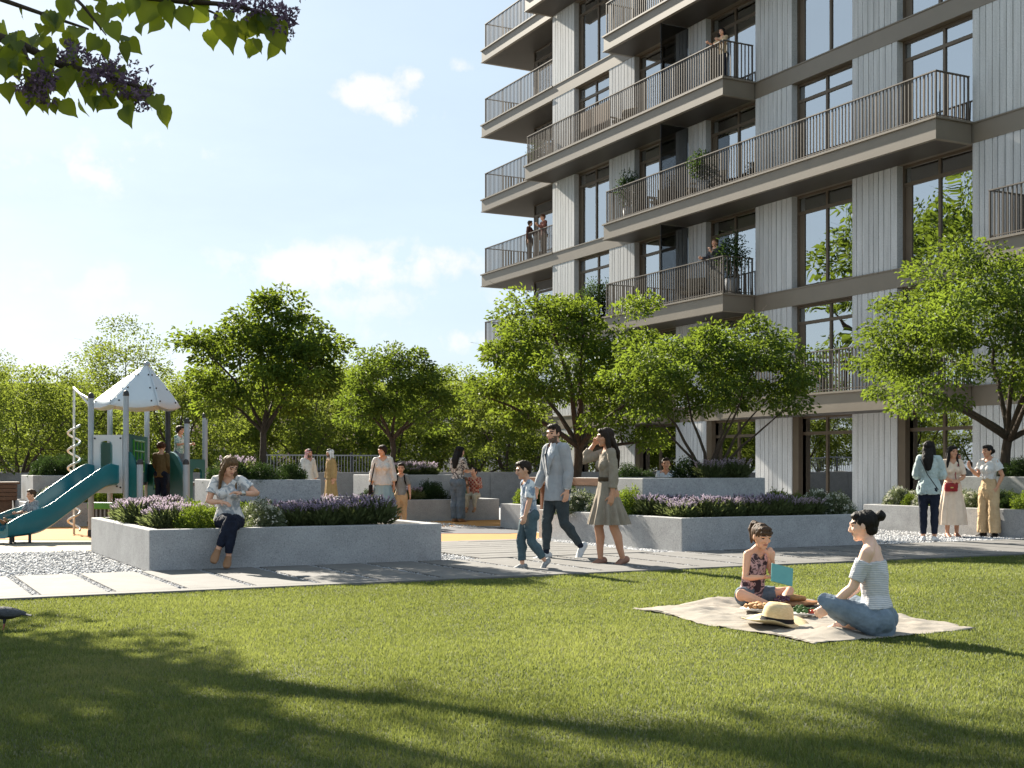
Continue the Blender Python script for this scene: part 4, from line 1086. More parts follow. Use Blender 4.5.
def build_plants():
    kinds = {k: [shrub_meshes(k, 10 * i + j) for j in range(3)] for i, k in enumerate(('lavender', 'pink', 'round', 'dark', 'white'))}
    nm = {'lavender': 'lavender_plant', 'pink': 'lavender_plant', 'round': 'round_shrub', 'dark': 'dark_shrub', 'white': 'grey_shrub'}
    rnd = random.Random(4)
    def plant(kind, u, v, z, label, group, sc=1.0, loc=None):
        r = empty(nm[kind], loc or UV(u, v, z), rnd.uniform(0, 6.28)); s = sc * rnd.uniform(.78, 1.14); r.scale = (s, s, s * rnd.uniform(.85, 1.1) * (.82 if kind in ('lavender', 'pink') else 1))
        for n_, me in rnd.choice(kinds[kind]): link(n_, me, r)
        tag(r, label, 'plant', group)
        return r
    def bed(u0, u1, v0, v1, z, step, mix, labels, avoid=None, sc=1.0):
        nu, nv_ = max(1, round((u1 - u0) / step)), max(1, round((v1 - v0) / step))
        for i in range(nu):
            for j in range(nv_):
                u = u0 + (i + .5) * (u1 - u0) / nu + rnd.uniform(-.09, .09) * step / .4; v = v0 + (j + .5) * (v1 - v0) / nv_ + rnd.uniform(-.09, .09) * step / .4
                if avoid and avoid(u, v): continue
                k = mix(u, v)
                if k: plant(k, u, v, z, labels[k], labels[k] + ' group', sc)
    # front left planter: pale spikes at the left corner, a green dome, then purple all along
    L1 = {'pink': 'pale pink lavender clump at the left corner of the front left planter', 'lavender': 'purple lavender clump right of the seated woman on the front left planter',
          'white': 'white flowered grey shrub just right of the seated woman', 'dark': 'dark green shrub on the front left planter', 'round': 'clipped light green shrub just left of the seated woman'}
    def mix1(u, v):
        if v < 15.75 and abs(u - 3.98) < .24: return None
        if u < 3.75: return 'pink' if v > 15.35 or u < 3.35 else 'round'
        if v < 16.1 and 4.15 < u < 4.62: return 'white'
        return 'lavender' if u > 4.5 or v > 16.5 else 'round'
    bed(3.2, 6.2, 15.15, 16.7, .45, .4, mix1, L1, avoid=lambda u, v: u < 3.75 and v < 15.45 and u > 3.3)
    bed(5.95, 6.55, 16.8, 18.9, .45, .4, lambda u, v: 'pink' if v > 17.6 else 'lavender', {'pink': 'pale lavender clump at the back right of the front left planter', 'lavender': 'purple lavender clump beside the front tree box on the right'})
    bed(3.2, 3.95, 16.8, 18.9, .45, .4, lambda u, v: 'pink', {'pink': 'pale lavender clump at the left back of the front left planter'})
    plant('round', 3.62, 15.32, .45, 'big rounded green shrub left of the seated woman', None, 1.0); 
    for (u, v) in ((4.55, 17.2), (4.95, 17.1), (5.45, 17.2), (5.5, 17.7), (4.6, 17.8)): plant('dark', u, v, 1.0, 'low dark shrub around the trunk in the front left tree box', 'dark shrubs in the front left tree box', .85)
    plant('pink', 4.75, 17.55, 1.02, 'pale lavender clump behind the head of the seated woman in the tree box', None)
    # right planter
    L2 = {'white': 'pale grey green shrub on the right planter near the walking woman', 'pink': 'pale pink lavender clump along the front of the right planter', 'lavender': 'purple lavender clump on the right planter below the tree box', 'round': 'green shrub at the far right end of the right planter', 'dark': 'dark shrub at the back of the right planter'}
    def mix2(u, v):
        if u > 13.3: return 'white' if v < 16.2 and u > 13.5 else 'round'
        if v > 16.4 and u < 10.85: return 'white' if v > 17.6 else 'round'
        if v > 16.0: return 'lavender'
        return 'pink' if rnd.random() < .65 else 'lavender'
    bed(10.7, 13.9, 15.15, 16.45, .45, .38, mix2, L2)
    bed(10.62, 10.85, 16.5, 19.0, .45, .36, mix2, {**L2, 'white': 'white flowered shrub under the wooden bench', 'round': 'green shrub under the wooden bench'})
    bed(13.35, 13.95, 16.5, 19.0, .45, .4, lambda u, v: 'round', {'round': 'green shrub at the back right of the right planter'})
    bed(12.1, 13.1, 16.65, 17.5, 1.0, .42, lambda u, v: 'pink' if v < 17.2 else 'dark', {'pink': 'pale lavender clump around the stems in the right tree box', 'dark': 'dark shrub behind the stems in the right tree box'}, avoid=lambda u, v: abs(u - 12.6) < .2 and abs(v - 17.3) < .25)
    # planter behind the three women
    bed(17.98, 19.0, 14.85, 18.9, .45, .42, lambda u, v: rnd.choice(('round', 'round', 'white', 'pink')) if v > 16.6 else rnd.choice(('round', 'dark', 'round')), {'round': 'fresh green shrub behind the three chatting women', 'white': 'grey green shrub behind the three chatting women', 'pink': 'pink flowered clump behind the three chatting women', 'dark': 'dark shrub at the right edge behind the chatting women'})
    bed(19.2, 21.0, 15.9, 17.7, 1.0, .45, lambda u, v: 'dark', {'dark': 'dark low hedge plant around the tree at right edge'}, avoid=lambda u, v: abs(u - 19.55) < .2 and abs(v - 17.2) < .2)
    # far planters
    bed(10.2, 12.1, 26.6, 27.5, .45, .45, lambda u, v: rnd.choice(('lavender', 'dark', 'lavender')), {'lavender': 'dim purple lavender clump on the far planter', 'dark': 'dark clump on the far planter'})
    bed(12.5, 13.1, 27.2, 30.2, .45, .45, lambda u, v: 'dark', {'dark': 'dark shrub at the right back of the far planter'})
    bed(11.1, 12.6, 27.8, 29.4, 1.0, .5, lambda u, v: 'pink' if u > 11.4 else None, {'pink': 'pale flowered clump in the far tree box'}, avoid=lambda u, v: abs(u - 11.62) < .2 and abs(v - 28.8) < .25)
    bed(3.3, 5.8, 27.4, 28.5, .45, .5, lambda u, v: 'white' if u < 3.7 else 'round', {'white': 'grey blue shrub on the planter behind the slide', 'round': 'rounded light green shrub on the planter behind the slide'}, sc=1.25)
    bed(3.5, 5.3, 28.8, 30.6, 1.0, .5, lambda u, v: 'dark', {'dark': 'dark purple leaved shrub in the tree box behind the slide'}, sc=1.2)
    bed(11.8, 13.8, 20.7, 22.7, .45, .45, lambda u, v: rnd.choice(('pink', 'round', 'dark')), {'pink': 'pale lavender clump under the big middle tree', 'round': 'green shrub under the big middle tree', 'dark': 'dark shrub under the big middle tree'}, avoid=lambda u, v: abs(u - 12.6) < .25 and abs(v - 21.6) < .25)
    for i in range(3): plant('dark', 15.7 + i * .26, 24.5, .86, 'clipped dark hedge plant in the grey trough', 'clipped hedge plants in the trough', 1.05)
    return plant

def build_trees():
    # five garden trees
    G = 'garden trees in the tree boxes'
    tree('slender tree with wide loose crown on the front left tree box', UV(5.13, 17.62, .95), tree_meshes(3, .85, (.08, 0, 1.78), (1.04, 1.04, .9), 66, 15500, .074, .05, clump=.215, lm=0), group=G)
    tree('round crowned tree rising behind the woman in pale blue skirt', UV(11.62, 28.8, .95), tree_meshes(8, 1.0, (.05, 0, 2.1), (1.36, 1.25, 1.1), 64, 15500, .09, .075, clump=.27, lm=1), group=G)
    tree('large spreading tree in the middle behind the walking man', UV(12.6, 21.6, .4), tree_meshes(21, 1.35, (-.1, 0, 2.75), (1.9, 1.8, 1.65), 100, 25000, .092, .105, lean=(.08, 0), clump=.31, limbs=7, lm=0), group=G)
    tree('multi-stemmed tree with flat topped crown on the right tree box', UV(12.6, 17.25, .95), tree_meshes(34, .3, (0, 0, 1.85), (1.58, 1.4, .84), 80, 19000, .078, .035, stems=6, clump=.255, limbs=7, lm=1, flat=.5), group=G)
    tree('big light green tree at right edge in front of the building', UV(19.55, 17.2, .95), tree_meshes(46, .9, (-.05, -.2, 2.72), (2.9, 2.45, 1.72), 150, 36000, .092, .1, lean=(.12, 0), clump=.36, limbs=7, lm=1, flat=.45), group=G)
    # trees beyond the wall: three grown shapes, copied
    pr = [tree_meshes(71, 1.0, (0, 0, 3.2), (2.4, 2.4, 2.5), 64, 12500, .125, .13, clump=.5, lm=BACKLEAF),
          tree_meshes(72, .9, (.2, 0, 2.8), (2.7, 2.5, 2.1), 64, 12500, .125, .12, clump=.5, lm=BACKLEAF),
          tree_meshes(73, 1.2, (0, 0, 4.0), (2.0, 2.0, 3.1), 60, 12000, .125, .12, clump=.6, lm=BACKLEAF)]
    spots = [(-62, 33, 0, .72, 'tree at the far left edge behind the slide'), (18, 37, 1, .86, 'yellow green tree above the planter left of the spiral pole'), (66, 41, 0, .80, 'tree just left of the playground roof, beyond the wall'),
             (124, 44, 2, .86, 'tall tree directly behind the playground roof'), (178, 39, 0, .76, 'tree right of the playground roof, beyond the wall'), (214, 44, 1, .86, 'low tree behind the front left garden tree'), (262, 47, 0, .92, 'sunlit tree beyond the wall behind the tree box of the front left tree'),
             (306, 45, 1, .98, 'sunlit tree behind the man in white robe'), (346, 50, 0, 1.02, 'sunlit tree behind the man in tan robe'), (392, 46, 1, .88, 'low sunlit tree behind the round crowned garden tree'), (436, 49, 0, .93, 'sunlit tree beyond the wall left of the woman in blue jeans'),
             (474, 47, 1, .92, 'sunlit tree beyond the wall behind the woman in blue jeans'), (508, 44, 0, .80, 'sunlit tree beyond the wall next to the building corner'), (546, 56, 2, .78, 'dim tree in the gap between building corner and wall'),
             (-10, 52, 2, .8, 'tall back row tree near the left edge'), (92, 55, 1, .95, 'back row tree behind the spiral pole')]
    rnd = random.Random(9)
    for x, Y, k, s, lab in spots:
        tree(lab, at(x, Y, -.05), pr[k], group='trees beyond the garden wall', rz=rnd.uniform(0, 6.28), sc=s)
    # tall trees standing left of the view (they shade the lawn and show in the windows)
    tall = [tree_meshes(81, 3.0, (0, 0, 6.6), (2.9, 2.9, 3.1), 62, 6500, .22, .2, clump=.7, lm=1, limbs=7), tree_meshes(82, 4.6, (2.5, 0, 10.4), (4.3, 3.6, 2.1), 54, 6800, .24, .22, lean=(.4, 0), clump=.75, lm=1, limbs=8),
            tree_meshes(83, 4.5, (0, 0, 9.5), (3.4, 3.4, 4.4), 60, 6500, .26, .26, clump=.85, lm=1, limbs=7)]
    for p, k, s, lab, rz in (((-9.95, 15.3, 0), 0, .95, 'rounded shade tree left of the view beside the paved path', 1.0), ((-9.4, 15.7, 0), 1, 1.0, 'wide spreading shade tree whose high crown reaches above the path from the left', 0),
                      ((-27, 40, 0), 2, 1.24, 'very tall tree far left of the playground, nearer one', 2.0), ((-37, 49, 0), 2, 1.4, 'very tall tree far left of the playground, farther one', 4.0)):
        tree(lab, p, tall[k], 'shade_tree', 'tall trees left of the view', rz, s)

def build_branch():
    """the flowering tree at the left of the camera: its outer branches hang into view"""
    rng = np.random.default_rng(5); rnd = random.Random(5)
    D = 4.4
    r = empty('flowering_tree', (-3.3, 4.0, 0)); tag(r, 'flowering tree with heart shaped leaves whose branches hang in at the top left', 'tree')
    o = Vector((-3.3, 4.0, 0))
    pt = lambda x, y, dY=0: at(x, D + dY, zy(y - 5, D + dY)) - o
    B = [[Vector((.05, 0, 2.1)), pt(-240, 20, -.1), pt(-60, 22), pt(22, 50), pt(60, 70, .1), pt(98, 78), pt(138, 92, -.05)],
         [Vector((.1, .05, 2.4)), pt(-240, -110), pt(-60, -45, .1), pt(60, -12), pt(110, -2, .1), pt(180, 6), pt(235, 10, -.05), pt(278, 22)],
         [Vector((.05, .1, 2.3)), pt(-200, -60, .3), pt(-40, -10, .4), pt(40, 18, .35), pt(88, 34, .3)],
         [pt(22, 50), pt(28, 64, -.1), pt(36, 76, -.1)], [pt(180, 6), pt(205, 14, .1), pt(232, 26, .1)], [pt(60, -12), pt(84, 12, -.15), pt(106, 40, -.1)],
         [Vector((.1, -.1, 2.3)), pt(-300, -140, -.6), pt(-120, -160, -.5), pt(60, -150, -.4)], [pt(-60, 22), pt(-30, 45, -.2), pt(-4, 58, -.1)]]
    mb = MB()
    mb.loft([(0, 0, -.1), (.02, 0, .9), (-.02, .03, 1.7), (.05, 0, 2.4), (-.1, .1, 3.4), (0, .1, 4.4)], [.12, .095, .085, .075, .05, .02], n=12)
    for i, b in enumerate(B):
        n = len(b); r0 = (.026, .024, .018, .008, .008, .009, .026, .012)[i]
        mb.loft(b, [r0 * (1 - .78 * k / (n - 1)) for k in range(n)], n=8)
    for i in range(14):     # the rest of its crown, above and left of the view
        a = rnd.uniform(0, 6.28); e = Vector((math.cos(a) * rnd.uniform(.6, 1.7), math.sin(a) * rnd.uniform(.6, 1.7), rnd.uniform(3.4, 5.2)))
        mb.loft([(0, .05, rnd.uniform(2.3, 3.6)), e * .5 + Vector((0, 0, 1.6)), e], [.03, .02, .005], n=6)
        B.append([Vector((0, .05, 3)), e * .6 + Vector((0, 0, 1.4)), e])
    mb.build('trunk', BARK, r, True)
    # heart shaped leaves on short stalks
    H = np.array([(0, 0), (.22, -.10), (.44, .02), (.50, .24), (.36, .52), (.16, .82), (0, 1.05), (-.16, .82), (-.36, .52), (-.50, .24), (-.44, .02), (-.22, -.10)], float)
    cos, fcs, tin = [], [], []; nb = 0
    def leaf(p, d, nrm, L, t):
        nonlocal nb
        d = d.normalized(); s = d.cross(nrm)
        s = s.normalized() if s.length > .01 else d.orthogonal().normalized()
        u = s.cross(d)
        mid = [p + d * (L * q) for q in (0, .35, .7, 1.05)]
        rows = [(0, .24, 0), (.06, .42, 0), (.22, .53, 0), (.46, .48, 0), (.70, .30, 0), (.88, .11, 0), (1.1, .0, 0)]
        vs = []
        for y, w, z in rows:
            bend = -u * L * .16 * y * y
            for k in (-1, -.5, 0, .5, 1):
                yy = y - (.10 if y == 0 and abs(k) == .5 else 0) + (.02 if y == 0 and abs(k) == 1 else 0)
                vs.append(p + d * L * yy + s * L * w * k * .92 + u * L * (.13 * abs(k) * (w / .5) + .015 * math.sin(9 * y + 4 * k)) + bend)
        for v in vs: cos.append(tuple(v)); tin.append(t)
        for i in range(6):
            for k in range(4): a = nb + i * 5 + k; fcs.append((a, a + 1, a + 6, a + 5))
        nb += 35
    def along(b, t):
        k = min(int(t * (len(b) - 1)), len(b) - 2); f = t * (len(b) - 1) - k
        return b[k].lerp(b[k + 1], f), (b[k + 1] - b[k]).normalized()
    cnt = [58, 24, 38, 10, 6, 12, 26, 20] + [26] * 14
    for i, b in enumerate(B):
        for _ in range(cnt[i]):
            t = rnd.uniform(.3 if i < 3 else .15, 1.0); p, d = along(b, t)
            st = (d * rnd.uniform(.1, .7) + Vector((rnd.gauss(0, .7), rnd.gauss(0, .7), rnd.gauss(-.25, .5)))).normalized()
            e = p + st * rnd.uniform(.04, .15)
            dd = (st * .35 + Vector((rnd.gauss(0, .45), rnd.gauss(0, .45), -.85))).normalized()
            nrm = Vector((rnd.gauss(0, .6), -1 + rnd.gauss(0, .6), rnd.gauss(.35, .6))).normalized()
            leaf(e, dd, nrm, rnd.uniform(.04, .076), min(1, max(0, rnd.gauss(.45, .25))))
    for x, y, dY, L in ((84, 82, 0, .1), (68, 78, 0, .09), (107, 92, 0, .075), (90, 86, -.05, .06), (120, 88, 0, .06), (26, 100, 0, .08), (37, 98, .05, .075), (8, 92, 0, .07), (150, 6, .05, .11), (168, 10, 0, .085), (182, 16, 0, .075), (132, 6, 0, .065), (228, 28, -.05, .11), (240, 30, 0, .075), (250, 22, 0, .08), (276, 32, -.05, .1), (262, 22, 0, .08), (200, 4, 0, .07), (120, 12, 0, .06)):
        leaf(pt(x, y - 4, dY), Vector((rnd.gauss(.1, .2), rnd.gauss(0, .2), -1)), Vector((rnd.gauss(0, .5), -1, rnd.gauss(.2, .3))), L, rnd.uniform(.2, .8))
    fm = foliage('heart_leaf', (.022, .05, .010), (.06, .10, .016), (.50, .56, .04), .52, .5, .3)
    link('foliage', fast_mesh('foliage', np.array(cos), np.array(fcs), fm, np.array(tin), smooth=True), r)
    # drooping clusters of small dull purple star flowers
    for (x, y, dY, wx, wy, n) in ((112, 80, -.05, 34, 22, 70), (138, 98, -.05, 18, 16, 45), (36, 86, -.1, 24, 24, 70), (255, 8, -.05, 34, 14, 70), (285, 26, 0, 12, 16, 40), (78, 60, .1, 22, 16, 50)):
        N = n * 6; c = np.stack([rng.normal(x, wx * .45, n), rng.normal(y, wy * .45, n), rng.normal(0, .05, n)], 1)
        P = np.array([tuple(pt(a, b_, dY + e)) for a, b_, e in c]); P6 = np.repeat(P, 6, 0) + rng.normal(size=(N, 3)) * .004
        co, F = leaf_quads(P6, unit(rng.normal(size=(N, 3))), rng.uniform(.014, .026, N), .009, rng)
        fl = foliage('purple_star', (.05, .03, .055), (.24, .16, .24), (.34, .24, .36), .3)
        link('flower_cluster', fast_mesh('flower_cluster', co, F, fl, np.repeat(rng.random(N), 4)), r)
# ================================================================ THE APARTMENT BUILDING
LV = [0, 3.2, 6.35, 9.5, 12.7, 15.9, 19.1, 22.3]
BAY, PW, BD = 4.12, 1.64, .5
def panel_mat():
    m, nt, bs = newmat('panel_concrete')
    tc = nt.new('ShaderNodeTexCoord')
    n1 = nt.new('ShaderNodeTexNoise', Scale=38.0, Detail=4.0, Roughness=.75); nt.link(tc, 'Object', n1, 'Vector')
    rp = ramp(nt, [(.32, (.41, .41, .41)), (.5, (.60, .60, .60)), (.7, (.74, .74, .735))]); nt.link(n1, 'Fac', rp, 'Fac')
    mp = nt.new('ShaderNodeMapping'); mp.inputs['Scale'].default_value = (5, 1, .35); nt.link(tc, 'Object', mp, 'Vector')
    n2 = nt.new('ShaderNodeTexNoise', Scale=1.6, Detail=5.0); nt.link(mp, 'Vector', n2, 'Vector')
    r2 = ramp(nt, [(.3, (.78, .78, .78)), (.65, (1, 1, 1))]); nt.link(n2, 'Fac', r2, 'Fac')
    mx = nt.new('ShaderNodeMix', data_type='RGBA', blend_type='MULTIPLY'); mx.inputs[0].default_value = 1
    nt.l.new(rp.outputs[0], mx.inputs[6]); nt.l.new(r2.outputs[0], mx.inputs[7])
    oi = nt.new('ShaderNodeObjectInfo'); r3 = ramp(nt, [(0, (.86, .86, .87)), (1, (1, 1, 1))]); nt.link(oi, 'Random', r3, 'Fac')
    m2 = nt.new('ShaderNodeMix', data_type='RGBA', blend_type='MULTIPLY'); m2.inputs[0].default_value = 1; nt.l.new(mx.outputs[2], m2.inputs[6]); nt.l.new(r3.outputs[0], m2.inputs[7]); nt.l.new(m2.outputs[2], bs.inputs['Base Color'])
    bs.inputs['Roughness'].default_value = .85; bs.inputs['Specular IOR Level'].default_value = .25
    b = nt.new('ShaderNodeBump', Strength=.3, Distance=.006); nt.link(n1, 'Fac', b, 'Height'); nt.link(b, 'Normal', bs, 'Normal')
    return m
def glass_mat(name, refl=.42, tint=(.62, .66, .66)):
    m = bpy.data.materials.new(name); m.use_nodes = True; nt = NT(m); nt.n.clear()
    out = nt.n.new('ShaderNodeOutputMaterial'); g = nt.n.new('ShaderNodeBsdfGlossy'); g.inputs['Roughness'].default_value = 0.0; g.inputs['Color'].default_value = (.92, .94, .96, 1)
    t = nt.n.new('ShaderNodeBsdfTransparent'); t.inputs['Color'].default_value = (*tint, 1)
    f = nt.n.new('ShaderNodeLayerWeight'); f.inputs['Blend'].default_value = refl
    tc = nt.new('ShaderNodeTexCoord'); nz = nt.new('ShaderNodeTexNoise', Scale=.7, Detail=1.0); nt.link(tc, 'Object', nz, 'Vector')
    b = nt.new('ShaderNodeBump', Strength=.3, Distance=.03); nt.link(nz, 'Fac', b, 'Height'); nt.link(b, 'Normal', g, 'Normal')
    mx = nt.n.new('ShaderNodeMixShader'); nt.link(f, 'Facing', mx, 0) if False else nt.l.new(f.outputs['Fresnel'], mx.inputs[0])
    nt.l.new(t.outputs[0], mx.inputs[1]); nt.l.new(g.outputs[0], mx.inputs[2]); nt.l.new(mx.outputs[0], out.inputs['Surface'])
    return m

def build_building():
    PAN = panel_mat()
    BRZ = mat('bronze_cladding', (.195, .163, .125), (.172, .143, .11), scale=1.5, rough=.45, metallic=0.0, spec=.5)
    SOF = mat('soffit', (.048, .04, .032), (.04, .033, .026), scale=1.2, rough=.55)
    FRM = mat('bronze_frame', (.13, .098, .068), (.11, .082, .057), scale=3, rough=.45, metallic=.3)
    RAIL = mat('rail_bronze', (.12, .10, .082), (.10, .083, .068), scale=5, rough=.5, metallic=.2)
    ROOM = mat('room_wall', (.30, .28, .25), rough=.9); FLOOR = mat('room_floor', (.2, .17, .14), rough=.6)
    CUR = cloth('curtain', (.78, .77, .74), (.7, .69, .66)); CURD = cloth('curtain_dark', (.25, .235, .215), (.19, .18, .165))
    GL = glass_mat('window_glass', .86, (.8, .83, .83)); GD = glass_mat('divider_glass', .22, (.42, .43, .44))
    B = empty('apartment_building', FO, FRZ); tag(B, 'tall grey panelled apartment building with bronze balconies on the right', 'building')
    NB = 7
    # structure: slabs, side and back walls, cross walls, so that every window looks into a room
    mb = MB(); END = BAY * NB + 2
    for k in range(1, 8): mb.box2((-4.0, .34, LV[k] - .44), (END, 12, LV[k] - .04))
    mb.box2((-4.0, 5.6, 0), (END, 5.8, 22.3)); mb.build('floor_slabs', FLOOR, B)
    mb = MB()
    for n in range(0, NB + 1):
        for k in range(7): mb.box2((n * BAY + .6, .6, LV[k]), (n * BAY + .8, 5.58, LV[k + 1] - .46))
    mb.build('party_walls', ROOM, B)
    mb = MB(); mb.box2((-4.02, 3.2, 0), (-3.9, 11.9, 22.3)); mb.build('end_wall', PAN, B)
    # fluted concrete panels
    proto = {}
    def panel(n, k, w=PW):
        h0, h1 = LV[k], LV[k + 1] - BD
        key = (round(h1 - h0, 2), w, (n + k) % 2)
        if key not in proto:
            rn = random.Random(str(key)); g = MB(); x = 0; prof = [(0, 0)]
            nb = 8; ws = [rn.uniform(.8, 1.25) for _ in range(nb)]; tt = sum(ws)
            for i, q in enumerate(ws):
                x1 = x + w * q / tt
                if i < nb - 1: prof += [(x1 - .014, 0), (x1 - .008, .028), (x1 + .008, .028), (x1 + .014, 0)]
                x = x1
            prof += [(w, 0), (w, .5), (0, .5)]
            g.prism(prof, 0, h1 - h0); proto[key] = g.mesh('wall_panel', PAN)
        return link('wall_panel', proto[key], B, (n * BAY, 0, h0))
    for k in range(7):
        for n in range(NB): panel(n, k)
    # floor bands flush with the panels
    for k in range(1, 8):
        mb = MB(); mb.box2((-.0, -.012, LV[k] - BD + .003), (END, .33, LV[k] - .003)); mb.box2((-.0, -.035, LV[k] - .035), (END, -.0125, LV[k] - .0031))
        mb.build('floor_band', BRZ, B)
    # windows
    rn = random.Random(12)
    def curtain(par, s0, s1, z0, z1, t, m):
        g = MB(); n = max(6, int((s1 - s0) / .028)); ph = rn.uniform(0, 6)
        pts = [(s0 + (s1 - s0) * i / n, t + .035 * math.sin(i * 1.25 + ph) + .012 * math.sin(i * .5)) for i in range(n + 1)]
        vs = [(p[0], p[1], z0) for p in pts] + [(p[0], p[1], z1) for p in pts]
        g.add(vs, [(i, i + 1, n + 2 + i, n + 1 + i) for i in range(n)]); g.build('curtain', m, par, True)
    def window(s0, s1, k, t=.29, door=False):
        z0, z1 = LV[k] + .02, LV[k + 1] - BD - .0
        w = empty('window', (0, 0, 0), 0, B)
        g = MB(); fw, fd = .065, .09; tr = z1 - .5; md = s0 + (s1 - s0) * (.5 if (k + int(s0)) % 3 else .56)
        g.box2((s0, t - fd, z0), (s0 + fw, t, z1)); g.box2((s1 - fw, t - fd, z0), (s1, t, z1))
        g.box2((s0 + fw, t - fd + .003, z1 - .07), (s1 - fw, t, z1)); g.box2((s0 + fw, t - fd + .003, z0), (s1 - fw, t, z0 + .06))
        g.box2((s0 + fw, t - fd + .005, tr - .045), (s1 - fw, t - .002, tr + .045)); g.box2((md - .04, t - fd + .008, z0 + .06), (md + .04, t - .004, z1 - .07))
        if k: g.box2((s0 + fw + .002, t - .07, z0 + .062), (s0 + .30, t - .006, tr - .047))  # added dark strip, stands in for the column side mirrored in the pane
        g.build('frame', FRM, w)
        g = MB(); g.box2((s0 + fw, t - .045, z0 + .06), (s1 - fw, t - .035, z1 - .07)); g.build('pane', GL, w)
        c = rn.random()
        if c < .75: curtain(w, s0 + .08, s0 + (s1 - s0) * rn.uniform(.22, .45), z0 + .03, z1 - .03, t + .12, CUR if rn.random() < .7 else CURD)
        if c > .2: curtain(w, s1 - (s1 - s0) * rn.uniform(.2, .5), s1 - .08, z0 + .03, z1 - .03, t + .12, CUR if rn.random() < .8 else CURD)
        return w
    for k in range(7):
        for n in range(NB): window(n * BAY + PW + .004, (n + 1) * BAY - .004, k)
        window(-3.95, -.02, k, t=1.4)
        g = MB(); w = empty('window', (0, 0, 0), 0, B); z0, z1 = LV[k] + .02, LV[k + 1] - BD
        g.box2((-4.0, 1.4, z0), (-3.93, 1.47, z1)); g.box2((-4.0, 3.1, z0), (-3.93, 3.19, z1)); g.box2((-4.0, 1.473, z1 - .1), (-3.935, 3.1, z1)); g.build('frame', FRM, w)
        g = MB(); g.box2((-3.97, 1.473, z0), (-3.96, 3.098, z1 - .1)); g.build('pane', GL, w)
    # ground floor: bronze piers beside the doors
    for n in range(NB):
        mb = MB(); mb.box2((n * BAY + PW + .006, .03, 0.0), (n * BAY + PW + .26, .19, LV[1] - BD - .002)); mb.build('door_pier', FRM, B)
    # ---- balconies
    def railing(par, pts, z, h=1.1, gap=.122):
        g = MB()
        for (a, b) in zip(pts[:-1], pts[1:]):
            a = Vector((*a, 0)); b = Vector((*b, 0)); d = (b - a); L = d.length; d.normalize(); ang = math.atan2(d.y, d.x); n = int(L / gap)
            for i in range(n + 1):
                p = a + d * (L * i / n); big = i % 13 == 0 or i == n
                g.box((p.x, p.y, z + h / 2), (.05 if big else .026, .03, h - .03), ang)
            m = (a + b) / 2
            g.box((m.x, m.y, z + h), (L + .05, .06, .028), ang); g.box((m.x, m.y, z + .07), (L + .03, .03, .02), ang)
        return g.build('railing', RAIL, par)
    def balcony(k, s0, s1, t0, t1, rail):
        b = empty('balcony', (0, 0, 0), 0, B); z = LV[k]
        g = MB(); g.box2((s0, t0, z - BD), (s1, t1, z - .04)); g.box2((s0 - .05, t0 - .05, z - .039), (s1 + .05, t1, z + .012)); g.box2((s0 - .03, t0 - .03, z - BD - .03), (s1 + .03, t1, z - BD + .003)); sl = g.build('slab', BRZ, b)
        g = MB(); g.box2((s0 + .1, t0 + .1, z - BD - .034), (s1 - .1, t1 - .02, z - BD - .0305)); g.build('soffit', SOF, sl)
        railing(b, rail, z + .012)
        return b
    def front(k, s0, s1, d=1.2):
        return balcony(k, s0, s1, -d, -.04, [(s0 + .08, -.06), (s0 + .08, -d + .08), (s1 - .08, -d + .08), (s1 - .08, -.06)])
    out = {}
    for k in range(1, 8):
        b = balcony(k, -6.2, -.0, -.012, 5.0, [(-6.05, 4.9), (-6.05, .10), (-.05, .10)])
    out[6] = front(6, 0.0, 3 * BAY); out[5] = front(5, 5.7, 5 * BAY); out[4] = front(4, 0.0, 3 * BAY)
    out[3] = front(3, 5.7, 5 * BAY); out[2] = front(2, 5.7, 3 * BAY); out[20] = front(2, 22.05, 7 * BAY)
    out[1] = front(1, 3 * BAY, 5 * BAY); out[10] = front(1, BAY, 2 * BAY)
    front(7, BAY, 5 * BAY)
    for k in (2, 3, 4, 5, 6):      # dark glass screens between neighbours
        g = MB(); g.box2((8.98, -1.1, LV[k] + .03), (9.01, -.05, LV[k + 1] - .56)); s = g.build('divider_screen', GD, out[k])
    # ---- things standing on the balconies
    SL = mat('slat_wood', lin(112, 84, 62), lin(84, 60, 44), scale=5, rough=.6, stretch=(6, 6, .6))
    r = empty('slat_screen', FO, FRZ); tag(r, 'brown timber slat screen standing behind an upper balcony railing', 'screen'); g = MB()
    for i in range(17): g.box((3.8 + i * .115, -.95, 13.26), (.09, .022, 1.05))
    g.box((4.72, -.925, 12.98), (1.95, .02, .05)); g.box((4.72, -.925, 13.6), (1.95, .02, .05)); g.build('slats', SL, r)
    RT = mat('rattan', lin(138, 124, 104), lin(84, 72, 58), scale=40, rough=.8, bump=.5, bscale=120)
    def lounge(s, t, k, lab, rz=0.0):
        c = empty('balcony_chair', FA(s, t, LV[k] + .012), FRZ + rz); tag(c, lab, 'chair', 'lounge chairs on the balconies')
        g = MB(); g.box((0, 0, .34), (.62, .6, .1)); g.build('seat', RT, c, bevel=.03)
        g = MB(); g.box((0, .27, .6), (.62, .09, .5), mat=Matrix.Rotation(R(-10), 4, 'X')); g.build('backrest', RT, c, bevel=.03)
        for q in (1, -1):
            g = MB(); g.box((.33 * q, 0, .5), (.06, .6, .06)); g.build('armrest', RT, c, bevel=.02)
        for x in (.26, -.26):
            for y in (.24, -.24): g = MB(); g.loft([(x, y, 0), (x, y, .3)], [.02, .022], n=8); g.build('leg', RT, c, True)
    lounge(8.2, -.5, 3, 'rattan chair left of the dark glass screen on the middle balcony', .5); lounge(10.1, -.5, 3, 'rattan chair just right of the dark glass screen on the middle balcony', -.4); lounge(10.9, -.5, 3, 'rattan chair nearest the corner end on the middle balcony', .2)
